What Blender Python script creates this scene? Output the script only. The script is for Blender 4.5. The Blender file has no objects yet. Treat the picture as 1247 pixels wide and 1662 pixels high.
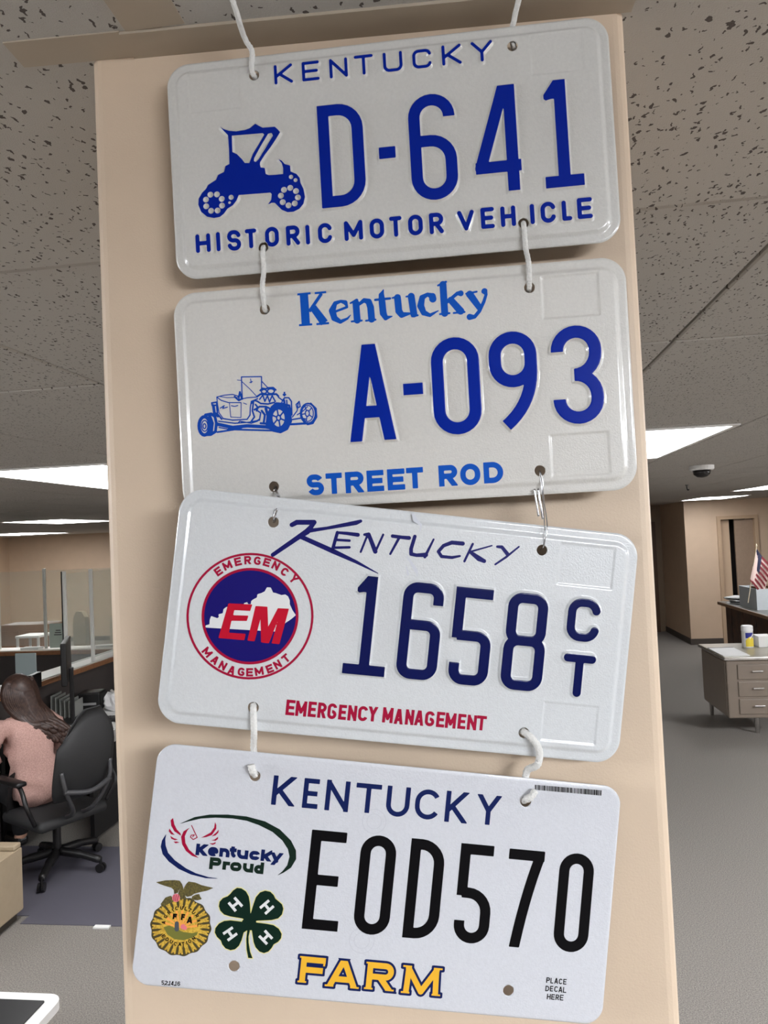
import bpy, bmesh, math, random
import numpy as np
from mathutils import Vector, Matrix, Euler
random.seed(7)
SC = bpy.context.scene
COL = SC.collection
# ------------------------------------------------------------------ camera
FOC, IW, IH = 1200.0, 1247.0, 1662.0
CAMZ, CEIL = 2.08, 2.44
PITCH, ROLL, YAW = math.atan(39/FOC), math.atan(.045), math.atan(157/FOC)
fwd = Vector((-math.sin(YAW)*math.cos(PITCH), math.cos(YAW)*math.cos(PITCH), math.sin(PITCH)))
r0 = Vector((math.cos(YAW), math.sin(YAW), 0)); u0 = r0.cross(fwd)
rt = r0*math.cos(ROLL) - u0*math.sin(ROLL); up = r0*math.sin(ROLL) + u0*math.cos(ROLL)
cam = bpy.data.cameras.new('camera'); camo = bpy.data.objects.new('camera', cam); COL.objects.link(camo)
camo.matrix_world = Matrix(((rt.x, up.x, -fwd.x, 0), (rt.y, up.y, -fwd.y, 0), (rt.z, up.z, -fwd.z, CAMZ), (0, 0, 0, 1)))
cam.sensor_fit = 'VERTICAL'; cam.sensor_height = 36.0; cam.lens = FOC/IH*36.0
cam.clip_start = .01; cam.clip_end = 100
SC.camera = camo
# ------------------------------------------------------------------ world, exposure
w = bpy.data.worlds.new('world'); SC.world = w; w.use_nodes = True
w.node_tree.nodes['Background'].inputs[0].default_value = (.9, .93, 1, 1)
w.node_tree.nodes['Background'].inputs[1].default_value = .05
SC.view_settings.view_transform = 'Standard'; SC.view_settings.look = 'None'
SC.view_settings.gamma = 1; SC.view_settings.use_curve_mapping = False
SC.view_settings.exposure = EXPO = 1.6
LAMP = 4.5            # brightness of the ceiling light diffusers ahead
LAMP_ADDED = 15.5      # and of the unseen lamps added to light the plates, pillar and floor
SC.cycles.max_bounces = 8; SC.cycles.diffuse_bounces = 6
try: SC.cycles.use_denoising = True
except Exception: pass
# ceiling lights: x0, x1, y0, y1 ; the ones in view, then unseen ones added to light the plates, pillar and floor
LIGHTS = [(.35, .955, 2.92, 4.14), (-2.2, -1.58, 2.95, 4.2), (-5.5, -4.75, 7.9, 9.1), (-9.6, -8.4, 12.6, 14.2),
          (3.25, 3.9, 11.4, 12.6), (3.06, 3.66, 8.3, 9.5)]
LIGHTS_ADDED = [(.95, 1.55, -1.9, -.7), (-2.7, -2.1, -.9, .3), (2.9, 3.5, -.4, .8), (-4.2, -3.6, .6, 1.8), (4.6, 5.2, 3.6, 4.8)]
# ------------------------------------------------------------------ helpers
def tag(o, label=None, cat=None, group=None, kind=None):
    if label: o['label'] = label
    if cat: o['category'] = cat
    if group: o['group'] = group
    if kind: o['kind'] = kind
    return o
def link(name, me, m=None, parent=None):
    o = bpy.data.objects.new(name, me); COL.objects.link(o)
    if m is not None and me is not None and len(me.materials) == 0: me.materials.append(m)
    if parent is not None: o.parent = parent
    return o
def empty(name, loc=(0, 0, 0), rz=0):
    o = bpy.data.objects.new(name, None); COL.objects.link(o); o.empty_display_size = .05
    o.location = loc; o.rotation_euler = (0, 0, rz); return o
def obj(name, bm, m, parent=None, smooth=False):
    me = bpy.data.meshes.new(name); bm.to_mesh(me); bm.free()
    if smooth:
        me.polygons.foreach_set('use_smooth', [True]*len(me.polygons))
    return link(name, me, m, parent)
def B(): return bmesh.new()
def box(bm, x0, x1, y0, y1, z0, z1, bev=0, rot=None, seg=2):
    M = Matrix.Translation(((x0+x1)/2, (y0+y1)/2, (z0+z1)/2))
    if rot is not None: M = M @ rot
    M = M @ Matrix.Diagonal((x1-x0, y1-y0, z1-z0, 1))
    g = bmesh.ops.create_cube(bm, size=1, matrix=M)
    if bev:
        es = list({e for v in g['verts'] for e in v.link_edges})
        bmesh.ops.bevel(bm, geom=es, offset=bev, segments=seg, affect='EDGES', profile=.5)
    return g['verts']
def cyl(bm, p0, p1, r0, r1=None, n=16):
    p0, p1 = Vector(p0), Vector(p1); d = p1-p0
    M = Matrix.Translation((p0+p1)/2) @ d.to_track_quat('Z', 'Y').to_matrix().to_4x4()
    bmesh.ops.create_cone(bm, cap_ends=True, segments=n, radius1=r0, radius2=r0 if r1 is None else r1, depth=d.length, matrix=M)
def lathe(bm, prof, c=(0, 0, 0), n=24):
    rings = []
    for r, z in prof:
        rings.append([bm.verts.new((c[0]+r*math.cos(2*math.pi*i/n), c[1]+r*math.sin(2*math.pi*i/n), c[2]+z)) for i in range(n)])
    for a, b in zip(rings, rings[1:]):
        for i in range(n): bm.faces.new((a[i], a[(i+1) % n], b[(i+1) % n], b[i]))
    bm.faces.new(rings[-1]); bm.faces.new(rings[0][::-1])
def catmull(pts, k=8):
    P = [Vector(p) for p in pts]; P = [2*P[0]-P[1]]+P+[2*P[-1]-P[-2]]; out = []
    for i in range(1, len(P)-2):
        for j in range(k):
            t = j/k; a, b, c, d = P[i-1:i+3]
            out.append(.5*((2*b)+(c-a)*t+(2*a-5*b+4*c-d)*t*t+(3*b-a-3*c+d)*t**3))
    out.append(P[-2]); return out
def tube(bm, pts, r, n=10, k=8, twist=0, amp=0):
    P = catmull(pts, k) if k > 1 else [Vector(p) for p in pts]
    nrm = None; rings = []; s = 0
    for i, p in enumerate(P):
        d = (P[min(i+1, len(P)-1)]-P[max(i-1, 0)]).normalized()
        if i: s += (p-P[i-1]).length
        if nrm is None: nrm = d.orthogonal().normalized()
        nrm = (nrm-d*nrm.dot(d)).normalized(); bn = d.cross(nrm)
        rr = r[i*(len(r)-1)//(len(P)-1)] if isinstance(r, (list, tuple)) else r
        rings.append([bm.verts.new(p+(nrm*math.cos(a)+bn*math.sin(a))*rr*(1+amp*math.cos(3*(a+s*twist)))) for a in [2*math.pi*q/n for q in range(n)]])
    for a, b in zip(rings, rings[1:]):
        for i in range(n): bm.faces.new((a[i], a[(i+1) % n], b[(i+1) % n], b[i]))
    bm.faces.new(rings[0][::-1]); bm.faces.new(rings[-1])
def prism(bm, poly, z0, z1):
    a = [bm.verts.new((x, y, z0)) for x, y in poly]; b = [bm.verts.new((x, y, z1)) for x, y in poly]; n = len(poly)
    bm.faces.new(a[::-1]); bm.faces.new(b)
    for i in range(n): bm.faces.new((a[i], a[(i+1) % n], b[(i+1) % n], b[i]))
# ------------------------------------------------------------------ materials
MATS = {}
def s2l(c): return tuple(((x/255)/12.92 if x/255 <= .04045 else ((x/255+.055)/1.055)**2.4) for x in c)
def mat(name, rgb, rough=.5, metal=0, var=0, scale=30, bump=0, bscale=200, coat=0, emit=0, spec=None, trans=0, dark=None):
    if name in MATS: return MATS[name]
    m = bpy.data.materials.new(name); m.use_nodes = True; MATS[name] = m
    nt = m.node_tree; b = nt.nodes['Principled BSDF']; c = s2l(rgb)+(1,)
    b.inputs['Base Color'].default_value = c; b.inputs['Roughness'].default_value = rough; b.inputs['Metallic'].default_value = metal
    if coat: b.inputs['Coat Weight'].default_value = coat; b.inputs['Coat Roughness'].default_value = .08
    if spec is not None: b.inputs['Specular IOR Level'].default_value = spec
    if trans: b.inputs['Transmission Weight'].default_value = trans
    if emit: b.inputs['Emission Color'].default_value = c; b.inputs['Emission Strength'].default_value = emit
    geo = nt.nodes.new('ShaderNodeNewGeometry')
    if var or dark:
        n = nt.nodes.new('ShaderNodeTexNoise'); n.inputs['Scale'].default_value = scale; n.inputs['Detail'].default_value = 4
        nt.links.new(geo.outputs['Position'], n.inputs['Vector'])
        mx = nt.nodes.new('ShaderNodeMix'); mx.data_type = 'RGBA'
        rp = nt.nodes.new('ShaderNodeMapRange'); rp.inputs['From Min'].default_value = .3; rp.inputs['From Max'].default_value = .7
        nt.links.new(n.outputs['Fac'], rp.inputs['Value']); nt.links.new(rp.outputs['Result'], mx.inputs['Factor'])
        d = s2l(dark) if dark else tuple(q*(1-var) for q in c[:3])
        mx.inputs['A'].default_value = d+(1,); mx.inputs['B'].default_value = c if dark else tuple(min(1, q*(1+var)) for q in c[:3])+(1,)
        nt.links.new(mx.outputs['Result'], b.inputs['Base Color'])
    if bump:
        n2 = nt.nodes.new('ShaderNodeTexNoise'); n2.inputs['Scale'].default_value = bscale; n2.inputs['Detail'].default_value = 3
        nt.links.new(geo.outputs['Position'], n2.inputs['Vector'])
        bp = nt.nodes.new('ShaderNodeBump'); bp.inputs['Strength'].default_value = bump; bp.inputs['Distance'].default_value = .001
        nt.links.new(n2.outputs['Fac'], bp.inputs['Height']); nt.links.new(bp.outputs['Normal'], b.inputs['Normal'])
    return m
M_WALL = mat('beige_wall_paint', (196, 172, 147), .6, var=.03, scale=6, bump=.35, bscale=420)
M_PILLAR = mat('beige_pillar_paint', (214, 192, 168), .5, var=.025, scale=14, bump=.16, bscale=700)
M_TRIM = mat('beige_painted_metal', (176, 163, 146), .5, var=.03, scale=20)
M_BASE = mat('dark_vinyl_base', (66, 58, 52), .5)
M_CARPET = mat('grey_carpet', (152, 146, 138), .95, dark=(98, 94, 90), scale=170, bump=1, bscale=300)
M_LIGHT = mat('light_diffuser', (250, 251, 255), .5, emit=LAMP)
M_LIGHT2 = mat('bright_light_diffuser', (244, 249, 255), .5, emit=LAMP_ADDED)
M_LIGHT3 = mat('left_light_diffuser', (252, 251, 252), .5, emit=LAMP*1.3)
M_LIGHT4 = mat('aisle_light_diffuser', (248, 250, 255), .5, emit=LAMP_ADDED*2.3)
M_LFRAME = mat('white_light_frame', (235, 232, 228), .4)
M_VOID = mat('ceiling_void', (60, 56, 52), .9)
def tile_mat():
    m = bpy.data.materials.new('fissured_tile'); m.use_nodes = True; nt = m.node_tree; b = nt.nodes['Principled BSDF']
    N, L = nt.nodes.new, nt.links.new
    geo = N('ShaderNodeNewGeometry'); masks = []
    for rz, sx, sy, th in ((.35, 128, 46, .19), (-.55, 140, 60, .19), (.1, 100, 100, .16), (.9, 60, 100, .1)):
        mp = N('ShaderNodeMapping'); mp.inputs['Rotation'].default_value = (0, 0, rz); mp.inputs['Scale'].default_value = (sx, sy, 1)
        nz = N('ShaderNodeTexNoise'); nz.inputs['Scale'].default_value = 160; nz.inputs['Detail'].default_value = 2
        L(geo.outputs['Position'], nz.inputs['Vector'])
        ad = N('ShaderNodeMixRGB'); ad.blend_type = 'LINEAR_LIGHT'; ad.inputs[0].default_value = .005
        L(geo.outputs['Position'], ad.inputs[1]); L(nz.outputs['Color'], ad.inputs[2]); L(ad.outputs[0], mp.inputs['Vector'])
        vo = N('ShaderNodeTexVoronoi'); vo.voronoi_dimensions = '2D'; vo.inputs['Scale'].default_value = 1; L(mp.outputs[0], vo.inputs['Vector'])
        sep = N('ShaderNodeSeparateColor'); L(vo.outputs['Color'], sep.inputs[0])
        thr = N('ShaderNodeMath'); thr.operation = 'MULTIPLY'; thr.inputs[1].default_value = th*3.7
        gt = N('ShaderNodeMath'); gt.operation = 'SUBTRACT'; gt.inputs[1].default_value = .67; L(sep.outputs[0], gt.inputs[0]); L(gt.outputs[0], thr.inputs[0])
        ck = N('ShaderNodeMath'); ck.operation = 'LESS_THAN'; L(vo.outputs['Distance'], ck.inputs[0]); L(thr.outputs[0], ck.inputs[1]); masks.append(ck)
    mxa = N('ShaderNodeMath'); mxa.operation = 'MAXIMUM'; L(masks[0].outputs[0], mxa.inputs[0]); L(masks[1].outputs[0], mxa.inputs[1])
    mxc = N('ShaderNodeMath'); mxc.operation = 'MAXIMUM'; L(mxa.outputs[0], mxc.inputs[0]); L(masks[2].outputs[0], mxc.inputs[1])
    mxb = N('ShaderNodeMath'); mxb.operation = 'MAXIMUM'; L(mxc.outputs[0], mxb.inputs[0]); L(masks[3].outputs[0], mxb.inputs[1])
    mx = N('ShaderNodeMix'); mx.data_type = 'RGBA'; L(mxb.outputs[0], mx.inputs['Factor'])
    mx.inputs['A'].default_value = s2l((184, 180, 174))+(1,); mx.inputs['B'].default_value = s2l((84, 77, 73))+(1,)
    L(mx.outputs['Result'], b.inputs['Base Color']); b.inputs['Roughness'].default_value = .9
    n2 = N('ShaderNodeTexNoise'); n2.inputs['Scale'].default_value = 700; L(geo.outputs['Position'], n2.inputs['Vector'])
    sub = N('ShaderNodeMath'); sub.operation = 'SUBTRACT'; L(n2.outputs['Fac'], sub.inputs[0]); L(mxb.outputs[0], sub.inputs[1])
    bp = N('ShaderNodeBump'); bp.inputs['Strength'].default_value = .6; bp.inputs['Distance'].default_value = .0015
    L(sub.outputs[0], bp.inputs['Height']); L(bp.outputs['Normal'], b.inputs['Normal'])
    return m
M_TILE = tile_mat()
# ------------------------------------------------------------------ the room
RX0, RX1, RY0, RY1 = -13.0, 8.0, -7.0, 15.9
def struct(name, bm, m, parent=None):
    o = obj(name, bm, m, parent)
    if parent is None: o['kind'] = 'structure'
    return o
bm = B(); box(bm, RX0-.1, RX1+.1, RY0-.1, RY1+.1, -.1, 0); struct('floor', bm, M_CARPET)
bm = B(); box(bm, RX0-.1, RX1+.1, RY0-.1, RY1+.1, CEIL+.022, CEIL+.12); ceiling = struct('ceiling', bm, M_VOID)
bm = B(); box(bm, RX0-.1, RX0, RY0, RY1, 0, CEIL+.02); struct('wall_left', bm, M_WALL)
bm = B(); box(bm, RX1, RX1+.1, RY0, RY1, 0, CEIL+.02); struct('wall_right', bm, M_WALL)
bm = B(); box(bm, RX0, RX1, RY0-.1, RY0, 0, CEIL+.02); struct('wall_back', bm, M_WALL)
bm = B(); box(bm, RX0, RX1, RY1, RY1+.1, 0, CEIL+.02); box(bm, -11.6, -10.9, 15.3, RY1, 0, CEIL+.02); struct('wall_front', bm, M_WALL)
# projecting block of wall on the right, with a recessed hallway beside it
DX0, DX1 = 4.02, 4.56
bm = B(); box(bm, 3.44, DX0-.06, 13.2, RY1, 0, CEIL+.02); box(bm, DX1+.06, RX1, 13.2, RY1, 0, CEIL+.02); box(bm, DX0-.06, DX1+.06, 13.2, RY1, 2.16, CEIL+.02)
struct('wall_side', bm, M_WALL)
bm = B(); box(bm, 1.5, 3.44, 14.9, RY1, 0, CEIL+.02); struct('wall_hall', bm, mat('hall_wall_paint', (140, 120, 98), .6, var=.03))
bm = B(); box(bm, 2.6, 3.32, 14.84, 14.9, 0, 2.12); hd = struct('door_1', bm, mat('brown_door_wood', (92, 66, 46), .5, var=.15, scale=12))
bm = B(); cyl(bm, (3.2, 14.84, 1.02), (3.2, 14.78, 1.02), .03); obj('door_handle', bm, mat('steel', (190, 188, 184), .3, 1), hd)
bm = B(); box(bm, 3.425, 3.44, 13.2, 14.9, 0, .1); box(bm, 3.425, RX1, 13.185, 13.2, 0, .1); struct('baseboard_right', bm, M_BASE)
bm = B(); box(bm, RX0, 1.5, RY1-.015, RY1, 0, .1); struct('baseboard_front', bm, M_BASE)
# second door: jambs, head and a leaf standing ajar in the side wall
M_JAMB = mat('tan_door_frame', (178, 152, 124), .5)
bm = B(); box(bm, DX0-.06, DX0, 13.17, 13.33, 0, 2.16); box(bm, DX1, DX1+.06, 13.17, 13.33, 0, 2.16); box(bm, DX0, DX1, 13.17, 13.33, 2.1, 2.16)
d2 = struct('door_2', bm, M_JAMB)
bm = B(); box(bm, DX1-.30, DX1, 13.25, 13.29, .01, 2.09); obj('door_leaf', bm, mat('taupe_door', (150, 128, 108), .5, var=.06), d2)
bm = B(); box(bm, DX0, DX0+.17, 13.30, 13.34, .01, 2.09); obj('door_leaf', bm, mat('tan_door', (196, 170, 142), .5), d2)
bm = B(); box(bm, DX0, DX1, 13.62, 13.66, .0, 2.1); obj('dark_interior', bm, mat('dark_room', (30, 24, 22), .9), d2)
# the pillar the plates hang in front of
PA, PB = Vector((-.2695, .5029)), Vector((.1172, .5253))
PU = (PB-PA).normalized(); PN = Vector((-PU.y, PU.x))
def corner_poly(a, b, depth, r, n=4):
    c = [a, b, b+PN*depth, a+PN*depth]; out = []
    for i in range(4):
        p, q0, q1 = c[i], c[i-1], c[(i+1) % 4]; d0 = (q0-p).normalized(); d1 = (q1-p).normalized()
        s, e = p+d0*r, p+d1*r; o = p+(d0+d1)*r
        a0 = math.atan2((s-o).y, (s-o).x); a1 = math.atan2((e-o).y, (e-o).x)
        while a1-a0 > math.pi: a1 -= 2*math.pi
        while a1-a0 < -math.pi: a1 += 2*math.pi
        out += [(o.x+r*math.cos(a0+(a1-a0)*k/n), o.y+r*math.sin(a0+(a1-a0)*k/n)) for k in range(n+1)]
    return out
bm = B(); prism(bm, corner_poly(PA, PB, .39, .009), 0, CEIL+.02)
pillar = struct('trim_1', bm, M_PILLAR)
for a in ((PA-PU*.004, PB+PU*.004),):
    bm = B(); prism(bm, corner_poly(a[0]-PN*.006, a[1]-PN*.006, .402, .004), 0, .1); obj('vinyl_base', bm, M_BASE, pillar)
# painted metal angle round the pillar's head, lapped at the corner, and the tee running towards the camera
def plan_piece(name, p, q, w0, z0, z1, m, parent):
    d = (Vector(q)-Vector(p)).normalized(); n = Vector((d.y, -d.x))*w0; P, Q = Vector(p), Vector(q)
    bm = B(); prism(bm, [(P+n).to_tuple(), (Q+n).to_tuple(), Q.to_tuple(), P.to_tuple()], z0, z1); return obj(name, bm, m, parent)
plan_piece('ceiling_angle', PA+PU*.034, PB+PU*.004, .0265, CEIL-.0022, CEIL+.004, M_TRIM, ceiling)
plan_piece('ceiling_angle', PA-PU*.05, PA+PU*.0345, .0275, CEIL-.001, CEIL+.004, M_TRIM, ceiling)
plan_piece('ceiling_angle', PA+PN*.4-PU*.0, PA, -.0, CEIL-.001, CEIL+.004, M_TRIM, ceiling) if 0 else None
bm = B(); box(bm, -.229, -.186, -.6, .479, CEIL-.0005, CEIL+.004); obj('ceiling_tee', bm, M_TRIM, ceiling)
# ceiling tiles: near ones one by one, the far field joined
TX, TY, T0X, T0Y = .606, .652, -.209, .218
tmesh = None; far = B(); nt_ = 0
def tile_mesh():
    bm = B(); g = .003
    box(bm, g, TX-g, g, TY-g, 0, .02)
    es = [e for e in bm.edges if all(v.co.z < .001 for v in e.verts)]
    bmesh.ops.bevel(bm, geom=es, offset=.003, segments=1, affect='EDGES')
    me = bpy.data.meshes.new('ceiling_tile'); bm.to_mesh(me); bm.free(); me.materials.append(M_TILE); return me
tmesh = tile_mesh()
for i in range(-22, 15):
    for j in range(-12, 26):
        x, y = T0X+i*TX, T0Y+j*TY
        if x+TX < RX0 or x > RX1 or y+TY < RY0 or y > RY1: continue
        cx, cy = x+TX/2, y+TY/2
        if -.6 < cy < 6.0 and abs(cx+.13*cy) < .62*cy+1.0:
            o = link('ceiling_tile', tmesh, None, ceiling); o.location = (x, y, CEIL+.0015*math.sin(i*3.1+j*1.7)**2)
        else: box(far, x+.002, x+TX-.002, y+.002, y+TY-.002, CEIL, CEIL+.02)
o = obj('ceiling_tile_field', far, M_TILE, ceiling); o['kind'] = 'stuff'
def troffer(x0, x1, y0, y1, label, m=None, drop=.004):
    t = empty('ceiling_light', ((x0+x1)/2, (y0+y1)/2, CEIL)); hx, hy = (x1-x0)/2, (y1-y0)/2
    tag(t, label, 'ceiling light', 'ceiling lights')
    bm = B(); f = .022
    for a in ((-hx-f, hx+f, -hy-f, -hy), (-hx-f, hx+f, hy, hy+f), (-hx-f, -hx, -hy, hy), (hx, hx+f, -hy, hy)): box(bm, *a, -.006, .0)
    obj('frame', bm, M_LFRAME, t)
    bm = B(); box(bm, -hx, hx, -hy, hy, -drop, 0); obj('diffuser', bm, m or M_LIGHT, t)
LL = ['bright ceiling light close to the pillar on the dome camera side', 'bright ceiling light close to the pillar above the seated person',
      'second bright ceiling light beyond the seated person', 'farthest bright ceiling light above the glazed counter', 'bright ceiling light in front of the far doorways', 'bright ceiling light cut by the frame above the small flag']
for i, (a, l) in enumerate(zip(LIGHTS, LL)): troffer(*a, l, M_LIGHT3 if i in (1, 2, 3) else M_LIGHT)
LB = ['ceiling light just behind the photographer, above the dome camera side aisle', 'ceiling light behind the photographer nearest the black topped table', 'ceiling light over the aisle beside the steel desk side of the pillar',
      'ceiling light over the carpet well left of the black topped table', 'ceiling light over the aisle leading to the steel desk']
for i, (a, l) in enumerate(zip(LIGHTS_ADDED, LB)): troffer(*a, l, (M_LIGHT2, M_LIGHT2, M_LIGHT2, M_LIGHT, M_LIGHT4)[i], .09)     # added lamps: deep lenses glow sideways to even the light down the plates
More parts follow.
